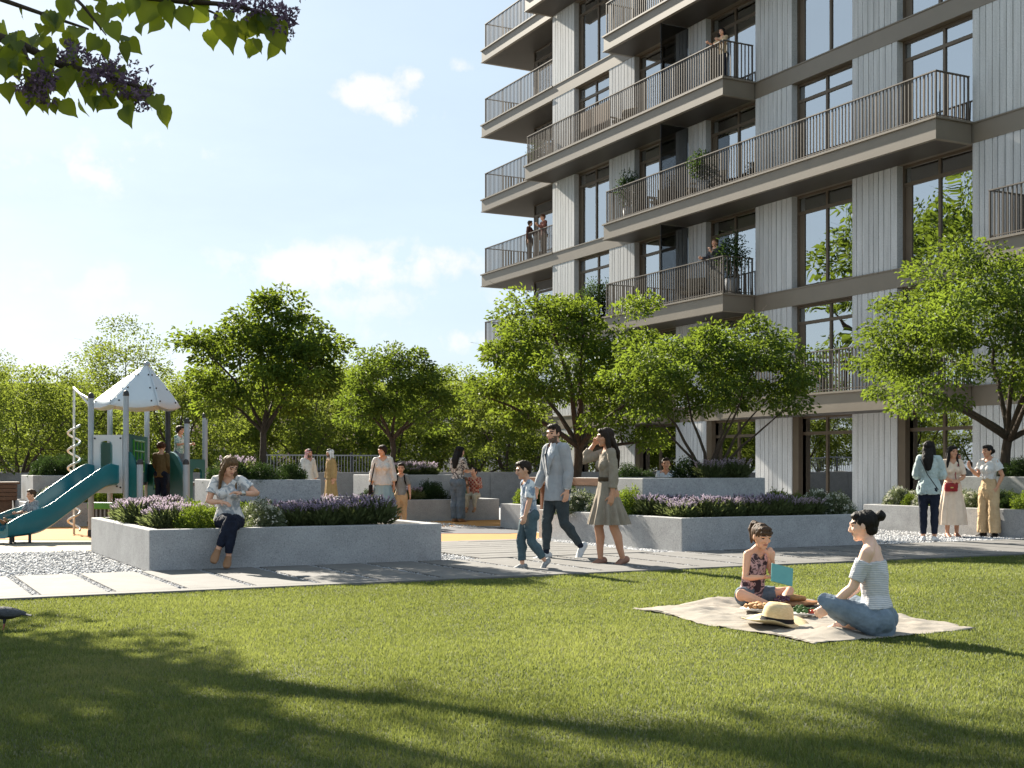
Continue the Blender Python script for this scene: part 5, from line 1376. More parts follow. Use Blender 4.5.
    lounge(5.9, -.5, 4, 'rattan chair right of the timber slat screen', .3); lounge(9.9, -.5, 2, 'rattan chair beside the grey haired man on the lower balcony', .6)
    POT = mat('pot_grey', (.33, .33, .34), rough=.7)
    rng = np.random.default_rng(6)
    def pot(s, t, k, h, w, lab, seed, base=.45):
        r = empty('potted_shrub', FA(s, t, LV[k] + .012), FRZ); tag(r, lab, 'potted plant', 'potted shrubs on the balconies')
        g = MB(); g.lathe([(.0, 0), (.15, 0), (.21, base), (.19, base), (.18, base - .05), (0, base - .05)], n=20); g.build('pot', POT, r, True)
        g = MB()
        n = 1500; d0 = unit(rng.normal(size=(n, 3))); q = rng.random(n) ** .4; c = d0 * q[:, None] * [w, w, h * .42] * (1 + .3 * np.sin(5 * d0[:, :1] * 3 + seed)) + [0, 0, base + h * .5]
        for i in range(12):
            e = Vector(c[i * 7]); g.loft([(0, 0, base - .06), Vector((e.x * .4, e.y * .4, (base + e.z) / 2)), e], [.014, .01, .004], n=5)
        g.build('stem', BARK, r, True)
        co, F = leaf_quads(c, unit(d0 + rng.normal(size=(n, 3)) * .7), rng.uniform(.06, .11, n), .035, rng)
        link('foliage', fast_mesh('foliage', co, F, LEAF[3], np.repeat(rng.random(n), 4)), r)
    pot(6.5, -.7, 3, 1.3, .38, 'loose leafy potted shrub at the left end of the middle balcony', 1); pot(12.0, -.62, 2, 1.45, .48, 'large bushy potted shrub at the corner of the lower balcony', 2, .5)
    pot(-1.7, .45, 4, 1.2, .5, 'potted shrub spilling over the left end balcony railing', 3); pot(10.9, -.85, 3, .95, .4, 'faint potted shrub right of the screen behind the middle balcony bars', 4)
    pot(3.0, .02, 2, 1.3, .45, 'dark potted shrub above the middle tree at a low window', 5)

def build_far_buildings():
    W1 = mat('far_render', lin(196, 186, 176), lin(182, 172, 162), scale=.5, rough=.9); W2 = mat('far_pink', lin(190, 160, 148), lin(176, 148, 136), scale=.5, rough=.9); WG = mat('far_window', (.06, .07, .08), rough=.15)
    for (x, Y, w, d, h, st, m, lab) in ((300, 88, 13, 9, 6.4, 2, W2, 'low pink rendered house glimpsed between trees behind the two men'), (398, 96, 14, 9, 7.0, 2, W1, 'low pale house glimpsed behind the round crowned garden tree'), (10, 80, 12, 9, 6.0, 2, W1, 'low pale house at far left behind the trees'), (560, 100, 12, 9, 6.5, 2, W1, 'low pale house behind the corner of the apartment building')):
        p = at(x, Y); b = empty('house', p, R(random.Random(x).uniform(-15, 15))); tag(b, lab, 'house', 'far houses behind the trees')
        g = MB(); g.box((0, 0, h / 2), (w, d, h)); g.build('wall', m, b)
        g = MB(); g.box((0, 0, h + .15), (w + .5, d + .5, .3)); g.build('roof', W1, b)
        for s in range(st):
            for i in range(4):
                f = MB(); xx = -w / 2 + w * (i + .5) / 4; z = 1.7 + s * 3.1
                f.box((xx, -d / 2 - .03, z), (1.5, .08, 1.6)); fr = f.build('window', W1, b)
                f = MB(); f.box((xx, -d / 2 - .075, z), (1.3, .012, 1.4)); f.build('pane', WG, fr)
# ================================================================ PLAYGROUND AND PICNIC
def build_play():
    GREY = mat('post_grey', lin(158, 168, 178), lin(146, 156, 166), rough=.4, spec=.5); DARKP = mat('post_dark', lin(52, 54, 58), rough=.5)
    PANEL = mat('panel_white', lin(196, 202, 208), lin(186, 192, 198), scale=2, rough=.45); TEAL = mat('teal_plastic', lin(22, 106, 118), lin(18, 96, 108), scale=2, rough=.32, spec=.5)
    TEALD = mat('teal_panel', lin(20, 96, 100), lin(16, 86, 90), scale=2, rough=.4); GREEN = mat('green_panel', lin(76, 150, 56), rough=.45); WHITEM = mat('white_metal', lin(222, 222, 220), rough=.35)
    ROOF = mat('roof_panel', lin(206, 214, 222), lin(196, 205, 214), scale=1.5, rough=.5); BOLT = mat('bolt', (.02, .02, .022), rough=.4); DECK = mat('deck', lin(90, 92, 96), rough=.7)
    T = empty('play_tower', at(147, 23.2)); tag(T, 'playground tower with pointed pale roof, grey posts and teal panels', 'play tower')
    o = T.location.copy(); o = Vector((o.x, o.y, 0))
    P = {'a': (91, 22.2, 2.47), 'b': (126, 22.0, 2.50), 'c': (110, 24.3, 2.4), 'd': (147, 24.7, 2.4), 'e': (168, 24.1, 2.4), 'f': (187, 22.9, 2.05), 'g': (205, 24.0, 2.2)}
    pos = {k: at(x, Y) - o for k, (x, Y, h) in P.items()}
    for k, (x, Y, h) in P.items():
        g = MB(); g.loft([pos[k], pos[k] + Vector((0, 0, h))], [.05, .05], n=14); p = g.build('post', DARKP if k == 'e' else GREY, T, True)
        g = MB(); g.loft([pos[k] + Vector((0, 0, h)), pos[k] + Vector((0, 0, h + .03))], [.056, .05], n=14); g.build('cap', DARKP, p, True)
        g = MB(); g.loft([pos[k], pos[k] + Vector((0, 0, .1))], [.06, .06], n=14); g.build('foot', DARKP, p, True)
    for x, Y, h in ((140, 21.95, 1.3), (186, 22.55, 1.3)):
        q = at(x, Y) - o; g = MB(); g.loft([q, q + Vector((0, 0, h))], [.055, .055], n=14); p = g.build('short_post', GREY, T, True)
        g = MB(); g.loft([q + Vector((0, 0, h)), q + Vector((0, 0, h + .03))], [.06, .052], n=14); g.build('cap', DARKP, p, True)
    # roof: six curved petals meeting at the top
    c = at(135, 23.25) - o; apex = Vector((c.x + .22, c.y, 3.12))
    ring = [Vector((c.x + .80 * math.cos(R(a)) * 1.0, c.y + .95 * math.sin(R(a)), 2.34)) for a in (200, 258, 318, 12, 75, 138)]
    for i in range(6):
        a, b = ring[i], ring[(i + 1) % 6]; n = 8; vs = []; fs = []
        m = (a + b) / 2
        for r_ in range(7):
            t = r_ / 6; l, rr = apex.lerp(a, t), apex.lerp(b, t)
            for k in range(n + 1):
                q = k / n; p = l.lerp(rr, q) + Vector((0, 0, -.05 * t * t * math.sin(math.pi * q) + .03 * math.sin(math.pi * t))) 
                vs.append(p)
        for r_ in range(6):
            for k in range(n): a0 = r_ * (n + 1) + k; fs.append((a0, a0 + n + 1, a0 + n + 2, a0 + 1))
        g = MB(); g.add(vs, fs); rf = g.build('roof_panel', ROOF, T, True); sd = rf.modifiers.new('thick', 'SOLIDIFY'); sd.thickness = .018; sd.offset = 1
        nrm = (b - apex).cross(a - apex).normalized()
        if nrm.z < 0: nrm = -nrm
        for t in (.3, .62, .9):
            for q in (.12, .88):
                p = apex.lerp(a, t).lerp(apex.lerp(b, t), q) + Vector((0, 0, -.05 * t * t * math.sin(math.pi * q) + .03 * math.sin(math.pi * t))); g = MB(); g.loft([p - nrm * .005, p + nrm * .03], [.018, .014], n=8); g.build('bolt', BOLT, rf)
    g = MB(); g.ell(apex + Vector((0, 0, .02)), (.06, .06, .05)); g.build('finial', GREY, T, True)
    # decks
    def slab(k, pts, z, m, name='deck', th=.06):
        g = MB(); g.prism([(p.x, p.y) for p in pts], z - th, z); return g.build(name, m, T)
    slab(0, [pos['a'], pos['b'], pos['d'], pos['c']], .95, DECK); slab(0, [pos['b'] + Vector((.06, 0, 0)), pos['f'], pos['g'], pos['e'], pos['d']], .5, DECK, 'low_deck')
    slab(0, [pos['e'] + Vector((.05, .02, 0)), pos['f'] + Vector((0, .4, 0)), pos['g'], pos['g'] + Vector((-.2, .5, 0)), pos['e'] + Vector((.05, .5, 0))], .95, DECK, 'deck')
    # upright panels between two posts; holes are cut by building the frame round them
    def pan(a, b, z0, z1, m, name, hole=None, th=.035, inset=.06):
        a, b = Vector(a), Vector(b); a.z = b.z = 0; d = (b - a); L = d.length - 2 * inset; d.normalize(); s = a + d * inset; nrm = d.cross(Vector((0, 0, 1)))
        g = MB(); q = lambda x, z: s + d * x + Vector((0, 0, z)) - nrm * th / 2
        def rect(x0, x1, za, zb):
            if x1 - x0 > .001 and zb - za > .001: g.extrude([q(x0, za), q(x1, za), q(x1, zb), q(x0, zb)], nrm, th)
        if hole:
            h0, h1, g0, g1 = hole; h0, h1 = h0 * L, h1 * L
            # rounded-top opening
            n = 10; arc = [(h0 + (h1 - h0) * i / n, g1 - .08 + .08 * max(0, math.sin(math.pi * i / n)) ** .3) for i in range(n + 1)]
            rect(0, h0, z0, z1); rect(h1, L, z0, z1); rect(h0, h1, z0, g0)
            for (x0, a0), (x1, a1) in zip(arc[:-1], arc[1:]): g.extrude([q(x0, a0), q(x1, a1), q(x1, z1), q(x0, z1)], nrm, th)
        else: rect(0, L, z0, z1)
        return g.build(name, m, T), (lambda x, z: s + d * x * L + Vector((0, 0, z))), d, nrm
    w, q, d, nrm = pan(pos['a'], pos['b'], .78, 1.80, PANEL, 'slide_panel', (.22, .66, .98, 1.7))
    for x, z in ((.06, 1.74), (.94, 1.74), (.94, .88), (.82, .9), (.06, .9)): g = MB(); g.loft([q(x, z) - nrm * .03, q(x, z) + nrm * .03], [.016, .016], n=8); g.build('bolt', BOLT, w)
    pan(pos['c'], pos['a'], .95, 1.7, TEALD, 'side_panel'); pan(pos['c'], pos['d'], .95, 1.25, TEALD, 'back_panel')
    w, q, d, nrm = pan(pos['b'], pos['d'], .95, 1.82, TEALD, 'window_panel')
    g = MB()
    for x in (.25, .42, .58, .75): g.loft([q(x, 1.15) - nrm * .03, q(x, 1.72) - nrm * .03], [.02, .02], n=6)
    for z in (1.15, 1.34, 1.53, 1.72): g.loft([q(.25, z) - nrm * .03, q(.75, z) - nrm * .03], [.02, .02], n=6)
    for x in (.25, .42, .58, .75): g.loft([q(x, 1.15) + nrm * .03, q(x, 1.72) + nrm * .03], [.02, .02], n=6)
    for z in (1.15, 1.34, 1.53, 1.72): g.loft([q(.25, z) + nrm * .03, q(.75, z) + nrm * .03], [.02, .02], n=6)
    g.build('window_grille', GREEN, w)
    pan(pos['d'], pos['e'], .55, 1.3, TEALD, 'back_panel', (.3, .7, .8, 1.1)); w, q, d, nrm = pan(pos['f'], pos['g'], .55, 1.38, TEALD, 'arch_panel', (.24, .8, .62, 1.22))
    # two curved step cheeks, one by each short post
    for a, b in (((128, 22.05), (140, 21.95)), ((172, 23.3), (186, 22.6))):
        A, Bp = at(*a) - o, at(*b) - o; dd = Bp - A; nn = dd.cross(Vector((0, 0, 1))).normalized()
        prof = [(0, .2), (0, 1.52)] + [(t, 1.52 - .42 * (t ** 2.2)) for t in (.3, .5, .7, .85, 1.0)] + [(1.0, .2)]
        g = MB(); g.extrude([A + dd * x + Vector((0, 0, z)) for x, z in prof], nn, .04); g.build('step_cheek', TEALD, T)
    for i in range(3):
        A = at(150, 22.0 - .3 * 0) - o; g = MB(); g.box(Vector((A.x + .1, A.y + .55 - i * .0 + .0, 0)) + Vector((0, -.2 * (2 - i), .12 + .13 * i)), (.5, .24, .05)); g.build('step', DECK, T)
    # green crawl panel by the ground
    A, Bp = at(88, 23.4) - o, at(117, 23.2) - o; g = MB(); m_ = (A + Bp) / 2; an = math.atan2((Bp - A).y, (Bp - A).x); Lc = (Bp - A).length
    g.box((m_.x, m_.y, .52), (Lc, .06, .13), an); cr = g.build('crawl_panel', GREEN, T, bevel=.02)
    g = MB()
    for i in range(7):
        p = A.lerp(Bp, (i + .5) / 7); g.loft([p + Vector((0, 0, .16)), p + Vector((0, 0, .45))], [.024, .024], n=8)
    g.box((m_.x, m_.y, .2), (Lc, .05, .06), an); g.build('bars', BOLT, cr)
    # spiral climbing pole
    S = at(74, 23.0) - o; g = MB(); g.loft([S, S + Vector((0, 0, 2.62))], [.022, .022], n=10); sp = g.build('spiral_pole', WHITEM, T, True)
    def helix(z0, z1, turns): return [S + Vector((.105 * math.cos(t), .105 * math.sin(t), z0 + (z1 - z0) * t / (2 * math.pi * turns))) for t in [2 * math.pi * turns * i / (turns * 18) for i in range(int(turns * 18) + 1)]]
    g = MB(); g.loft(helix(.08, 2.0, 6), [.02] * len(helix(.08, 2.0, 6)), n=8); g.build('spiral', WHITEM, sp, True)
    g = MB(); e = pos['a'] + Vector((0, 0, 2.3)); tpt = S + Vector((0, 0, 2.62)); g.loft([tpt + Vector((0, 0, -.02)), tpt + Vector((.0, 0, .06)), tpt.lerp(e, .3) + Vector((0, 0, .05)), e], [.022] * 4, n=8); g.loft([tpt.lerp(e, .2) + Vector((0, 0, .04)), e + Vector((0, 0, .12))], [.02] * 2, n=8); g.build('top_arm', WHITEM, sp, True)
    # ---- slide: chute and two high cheeks swept along one curve
    SL = empty('slide', at(22, 20.4)); tag(SL, 'teal curved plastic slide coming down from the playground tower', 'slide'); so = Vector((SL.location.x, SL.location.y, 0))
    top = at(106.5, 22.05) - so; bot = at(-5, 20.05) - so
    dirp = Vector((bot.x - top.x, bot.y - top.y, 0)); Ls = dirp.length; dirp.normalize(); sidev = Vector((-dirp.y, dirp.x, 0))
    prof = [(0.0, 1.02), (.08, 1.0), (.16, .93), (.5, .50), (.6, .36), (.7, .26), (.8, .225), (.92, .215), (1.0, .20)]
    def P_(t):
        for (a, za), (b, zb) in zip(prof[:-1], prof[1:]):
            if t <= b: f = (t - a) / (b - a); return za + (zb - za) * f
        return prof[-1][1]
    zs = [P_(i / 40) for i in range(41)]
    for _ in range(4): zs = [zs[0]] + [(zs[i - 1] + zs[i] * 2 + zs[i + 1]) / 4 for i in range(1, 40)] + [zs[-1]]
    sec = [(-.27, .30), (-.29, .31), (-.30, .29), (-.30, -.05), (-.24, -.09), (0, -.1), (.24, -.09), (.30, -.05), (.30, .29), (.29, .31), (.27, .30), (.255, .06), (.2, .015), (0, 0), (-.2, .015), (-.255, .06)]
    vs, fs = [], []; K = len(sec)
    for i in range(41):
        t = i / 40; h = (1.0 if t < .75 else 1 - .55 * ((t - .75) / .25) ** 1.5) * (1 - .2 * max(0, .08 - t) / .08)
        base = top + dirp * Ls * t
        for s, z in sec:
            vs.append(base + sidev * s + Vector((0, 0, zs[i] + (z * h if z > .1 else z))))
    for i in range(40):
        for k in range(K): k2 = (k + 1) % K; fs.append((i * K + k, i * K + k2, (i + 1) * K + k2, (i + 1) * K + k))
    fs.append(tuple(range(K))); fs.append(tuple(40 * K + k for k in range(K - 1, -1, -1)))
    g = MB(); g.add(vs, fs); g.build('chute', TEAL, SL, True, bevel=.012)
    for t in (.78, .94):
        p = top + dirp * Ls * t; z = P_(t)
        g = MB(); g.loft([p + sidev * .2 + Vector((0, 0, 0)), p + sidev * .2 + Vector((0, 0, z - .08))], [.025, .025], n=8); g.loft([p - sidev * .2, p - sidev * .2 + Vector((0, 0, z - .08))], [.025, .025], n=8); g.box(p + Vector((0, 0, .008)), (.5, .12, .016), math.atan2(sidev.y, sidev.x)); g.build('leg', DARKP, SL)
    # ---- children
    V = .008
    tb = .70; p = so + top + dirp * Ls * tb + Vector((0, 0, zs[int(tb * 40)]))
    f = Fig(1.02, False, child=True, lean=(0, .12, 1), hyaw=-22, hpitch=6, pz=.075, L=((.12, -1, .02), (.02, -1, .12), (0, -.75, .65)), Rr=((-.12, -1, .02), (-.02, -1, .1), (0, -.75, .65)), aL=((.3, -.35, -.9), (0, -.8, -.1), (0, -1, 0)), aR=((-.3, -.35, -.9), (0, -.8, -.1), (0, -1, 0)))
    r = person('small boy in grey patterned t-shirt sliding down the teal slide', p, (dirp.x, dirp.y), f, 'mid', V, 'boy', 'brown')
    shirt(r, f, cloth('grey_print', lin(150, 156, 162), lin(110, 118, 126), 'floral', 14), V, 't_shirt', .013, -.03, .45, .015); trousers(r, f, NAVY, V, f=.9); shoes(r, f, SHOEB, V)
    f = Fig(1.16, False, child=True, hyaw=14, hpitch=8, aL=((.12, -.25, -1), (-.1, -.75, -.3), (0, -1, 0)), aR=((-.16, -.1, -1), (0, -.5, -.7), (0, -1, 0)))
    q = at(161, 23.5); r = person('child with curly reddish hair in olive brown jumper standing inside the play tower', (q.x, q.y, .5), (.1, 1), f, 'mid', V, 'curly', 'red')
    trousers(r, f, NAVY, V); shirt(r, f, cloth('olive_jumper', lin(112, 92, 60), lin(98, 80, 52)), V, 'jumper', .02, -.07, .97, .01, hem=.01); shoes(r, f, SHOEB, V)
    f = Fig(1.05, True, child=True, hyaw=8, hpitch=4, aL=((.2, -.3, -.9), (.1, -1, .2), (0, -1, 0)), aR=((-.2, -.4, -.8), (.2, -1, .2), (0, -1, 0)))
    q = at(179, 24.35); r = person('dark haired child in pale patterned shirt on the upper right deck of the play tower', (q.x, q.y, .95), (.85, -.4), f, 'mid', V, 'bob', 'dark')
    trousers(r, f, DENIM, V); shirt(r, f, cloth('leaf_shirt', lin(196, 204, 200), lin(120, 160, 150), 'floral', 12), V, 'shirt', .016, -.03, .42, .015); shoes(r, f, SHOEB, V)
    # brown timber planter box and a white wire seat at the far left
    WD = MATS['bench_wood']; p = at(-20, 28.0); b = empty('timber_bench', p, GRID); tag(b, 'brown timber seat box by the low wall at the far left edge', 'seat'); g = MB()
    for i in range(4): g.box((0, 0, .54 + .09 * i), (1.5, .5, .083))
    g.box((0, 0, .25), (1.3, .4, .5)); g.build('boards', WD, b, bevel=.006); g = MB(); g.box((0, 0, .885), (1.6, .56, .05)); g.build('seat', WD, b, bevel=.006)

def build_picnic(g_root, g_fig, pw_root, pw_fig):
    # ---- blanket, rumpled
    C = [Vector((p.x, p.y, 0)) for p in BLANKET]
    Lc, Tc, Rc, Bc = C[0], C[2], C[3], C[5]; nx, ny = 90, 70; vs, fs = [], []
    for i in range(nx + 1):
        for j in range(ny + 1):
            s, t = i / nx, j / ny
            p = (Lc.lerp(Bc, s)).lerp(Tc.lerp(Rc, s), t)
            e = .035 * noise.noise(Vector((s * 5, t * 5, 1.3))); p += Vector((e, e * .6, 0)) + Vector((.05 * math.sin(s * 9) * (t < .02), 0, 0))
            q = Vector((p.x * 1.1 + p.y * 2.6, p.y * .8 - p.x * 1.2, .4))
            z = .022 + .05 * (1 - min(1, abs(noise.noise(q * 1.3)) * 4)) * (.4 + noise.noise(q * .7)) * .5 + .014 * (1 - min(1, abs(noise.noise(q * 3.1)) * 5)) + .03 * max(0, noise.noise(q * 2.2 + Vector((3, 1, 0)))) ** 1.3 + .004 * noise.noise(q * 9)
            ed = min(s, 1 - s, t, 1 - t); z *= .55 + .45 * min(1, ed * 9)
            z += .05 * math.exp(-((s - .03) ** 2 / .002 + (t - .45) ** 2 / .02)) + .04 * math.exp(-((s - .9) ** 2 / .003 + (t - .25) ** 2 / .01))
            vs.append((p.x, p.y, z))
    for i in range(nx):
        for j in range(ny): a = i * (ny + 1) + j; fs.append((a, a + ny + 1, a + ny + 2, a + 1))
    g = MB(); g.add(vs, fs); bl = g.build('picnic_blanket', mat('blanket_linen', lin(156, 149, 140), lin(138, 131, 122), scale=5, rough=.95, bump=.5, bscale=260, dist=.003, spec=.1), smooth=True)
    sd = bl.modifiers.new('thick', 'SOLIDIFY'); sd.thickness = .004; sd.offset = -1; tag(bl, 'rumpled beige picnic blanket spread on the lawn', 'blanket')
    # ---- hat
    p = at(777, 9.55, .05); h = empty('straw_hat', p); h.scale = (1.12, 1.12, 1.15); h.rotation_euler = (R(4), R(6), R(20)); tag(h, 'straw sun hat with dark band lying on the picnic blanket', 'hat')
    ST = mat('straw', lin(206, 188, 150), lin(184, 162, 122), scale=50, rough=.8, bump=.6, bscale=160, dist=.003, stretch=(1, 1, 4))
    n = 40; prof = [(.238, .012), (.2, .004), (.15, .0), (.112, .006), (.104, .02), (.1, .06), (.092, .1), (.07, .13), (.035, .14), (0.001, .137)]
    vs, fs = [], []
    for r_, z in prof:
        for k in range(n):
            a = 2 * math.pi * k / n; w = 1 + (.05 * math.sin(2 * a + 1) if r_ > .14 else .07 * math.cos(2 * a)); vs.append((r_ * w * math.cos(a), r_ * w * math.sin(a), z + (.02 * math.sin(2 * a) + .008 * math.sin(5 * a)) * max(0, r_ - .12) / .12 - (.02 * math.exp(-(r_ / .05) ** 2))))
    for i in range(len(prof) - 1):
        for k in range(n): k2 = (k + 1) % n; fs.append((i * n + k, i * n + k2, (i + 1) * n + k2, (i + 1) * n + k))
    g = MB(); g.add(vs, fs); o = g.build('hat_body', ST, h, True); sd = o.modifiers.new('t', 'SOLIDIFY'); sd.thickness = .004
    vs = []; fs = []
    for r_, z in ((.1135, .008), (.1065, .022), (.1045, .036)):
        for k in range(n): a = 2 * math.pi * k / n; w = 1 + .07 * math.cos(2 * a); vs.append((r_ * w * math.cos(a), r_ * w * math.sin(a), z))
    for i in range(2):
        for k in range(n): k2 = (k + 1) % n; fs.append((i * n + k, i * n + k2, (i + 1) * n + k2, (i + 1) * n + k))
    g = MB(); g.add(vs, fs); g.build('hat_band', BLACK, h, True)
    # ---- food
    CER = mat('plate', lin(222, 220, 214), rough=.25); BRD = mat('bread', lin(176, 132, 84), lin(136, 92, 54), scale=30, rough=.7, bump=.4); GRN = mat('salad', (.08, .16, .04), (.04, .09, .025), scale=40, rough=.6); REDF = mat('tomato', (.45, .05, .02), rough=.3); BOARD = mat('board_wood', lin(150, 104, 66), lin(120, 78, 46), scale=6, rough=.5, stretch=(1, 8, 1)); GRAPE = mat('grapes', (.12, .05, .09), rough=.35)
    def plate(x, Y, r, lab, rz=0.0):
        e = empty('plate', at(x, Y, .05), rz); tag(e, lab, 'plate'); g = MB(); g.lathe([(0, 0), (r * .6, 0), (r, .018), (r * .98, .022), (r * .6, .008), (0, .008)], n=28); g.build('dish', CER, e, True); return e
    def food(name, lab, cat, loc, mb, m): o = mb.build(name, m, None, True, loc=loc); tag(o, lab, cat); return o
    pl = plate(757, 10.35, .14, 'plate of pastries on the blanket in front of the girl'); rn = random.Random(1)
    for i in range(5):
        g = MB(); a = rn.uniform(0, 6.28); rr = .06 if i else 0; pts = [Vector((.045 * math.cos(t), .045 * math.sin(t), 0)) for t in (0, .7, 1.4, 2.1, 2.8)]
        g.loft(pts, [.008, .02, .027, .02, .008], n=10)
        food('croissant', 'golden croissants piled on the plate in front of the girl', 'pastry', pl.location + Vector((rr * math.cos(i * 1.6), rr * math.sin(i * 1.6), .035 + .012 * (i == 0))), g, BRD)['group'] = 'croissants on the plate'
    pl = plate(803, 10.05, .15, 'plate with salad and tomatoes on the blanket beside the woman\'s knee')
    g = MB()
    for i in range(40): g.ell((rn.gauss(0, .035), rn.gauss(0, .035), .02 + abs(rn.gauss(0, .02))), (.02, .016, .008), Matrix.Rotation(rn.uniform(0, 3), 3, 'X'), n=7, m=5)
    food('salad', 'small heap of green salad on the plate', 'salad', pl.location + Vector((-.02, 0, .01)), g, GRN)
    for i in range(5): g = MB(); g.ell((0, 0, 0), (.019, .019, .018)); food('tomato', 'small red tomatoes around the salad', 'tomato', pl.location + Vector((.06 + .02 * math.sin(i * 2), -.05 + .028 * i, .028)), g, REDF)['group'] = 'tomatoes on the plate'
    b = empty('serving_board', at(795, 10.75, .055), .5); tag(b, 'dark wooden serving board with bread behind the salad plate', 'board'); g = MB(); g.box((0, 0, .012), (.42, .22, .022)); g.build('board', BOARD, b, bevel=.006); g = MB(); g.box((.26, 0, .012), (.1, .05, .02)); g.build('handle', BOARD, b, bevel=.006)
    g = MB(); g.loft([(-.08, 0, 0), (0, .01, .005), (.08, 0, 0)], [.022, .03, .022], n=12); food('bread_loaf', 'brown bread loaf lying on the serving board', 'bread', b.location + Vector((0, .02, .05)), g, BRD)
    g = MB()
    for i in range(22): g.ell((rn.gauss(0, .035), rn.gauss(0, .03), abs(rn.gauss(0, .015))), (.012,) * 3, n=8, m=6)
    food('grapes', 'bunch of dark grapes at the end of the serving board', 'grapes', b.location + Vector((-.13, -.06, .04)), g, GRAPE)
    # ---- tablet in the girl's hand
    f = g_fig; w = W(g_root, f.wri['R']); hd = Matrix.Rotation(g_root.rotation_euler.z, 3, 'Z') @ f.hd['R']
    TB = mat('tablet_cover', lin(96, 158, 158), lin(84, 146, 146), rough=.5); tb = empty('tablet', w + hd * .085 + Vector((.005, -.055, -.02))); tag(tb, 'tablet in a turquoise cover held by the girl', 'tablet')
    g = MB(); Mx = Matrix.Rotation(R(22), 4, 'Z') @ Matrix.Rotation(R(14), 4, 'Y') @ Matrix.Rotation(R(-16), 4, 'X')
    g.box((.075, 0, .06), (.22, .012, .16), mat=Matrix.Identity(4)); o = g.build('cover', TB, tb, bevel=.005); o.rotation_euler = Mx.to_euler()
    g = MB(); g.box((.075, .0075, .06), (.195, .003, .135)); s = g.build('screen', mat('screen', (.02, .022, .025), rough=.1), o)
    # ---- pigeon
    p = at(6, 9.5, .0); r = empty('pigeon', p, R(195)); r.scale = (.82, .82, .82); tag(r, 'dark pigeon walking on the lawn at the left edge', 'bird')
    PG = mat('pigeon_feather', (.045, .048, .06), (.02, .021, .028), scale=25, rough=.6); PW_ = mat('pigeon_wing', (.10, .105, .12), (.03, .032, .04), scale=60, rough=.6, stretch=(.4, 3, 2)); PF = mat('pigeon_foot', (.4, .12, .1))
    g = MB(); g.loft([(-.11, 0, .145), (-.05, 0, .15), (.03, 0, .155), (.09, 0, .175), (.12, 0, .22), (.135, 0, .25)], [(.028, .028), (.06, .055), (.068, .062), (.05, .05), (.028, .03), (.022, .024)], side=(0, 1, 0), n=14)
    g.ell((.145, 0, .27), (.033, .026, .027)); g.loft([(.17, 0, .268), (.2, 0, .26)], [.009, .003], n=6); g.loft([(-.1, 0, .148), (-.17, 0, .135), (-.22, 0, .125)], [(.035, .018), (.045, .01), (.05, .005)], side=(0, 1, 0))
    for q in (1, -1): g.loft([(.01, .028 * q, .11), (.015, .03 * q, .06)], [.018, .008], n=8)
    me = g.remeshed('body', .005, 2); me.materials.append(PG); link('body', me, r)
    for q in (1, -1):
        g = MB(); g.loft([(.07, .055 * q, .17), (0, .066 * q, .165), (-.08, .05 * q, .155), (-.17, .02 * q, .148)], [(.012, .03), (.014, .045), (.012, .036), (.004, .01)], side=(0, 1, 0), n=10); g.build('wing', PW_, r, True)
        g = MB(); g.loft([(.015, .03 * q, .065), (.02, .03 * q, .008)], [.005, .004], n=6)
        for a in (-.5, 0, .5): g.loft([(.02, .03 * q, .006), (.02 + .035 * math.cos(a), .03 * q + .035 * math.sin(a), .004)], [.004, .003], n=5)
        g.loft([(.02, .03 * q, .006), (-.005, .03 * q, .004)], [.004, .003], n=5); g.build('leg', PF, r, True)
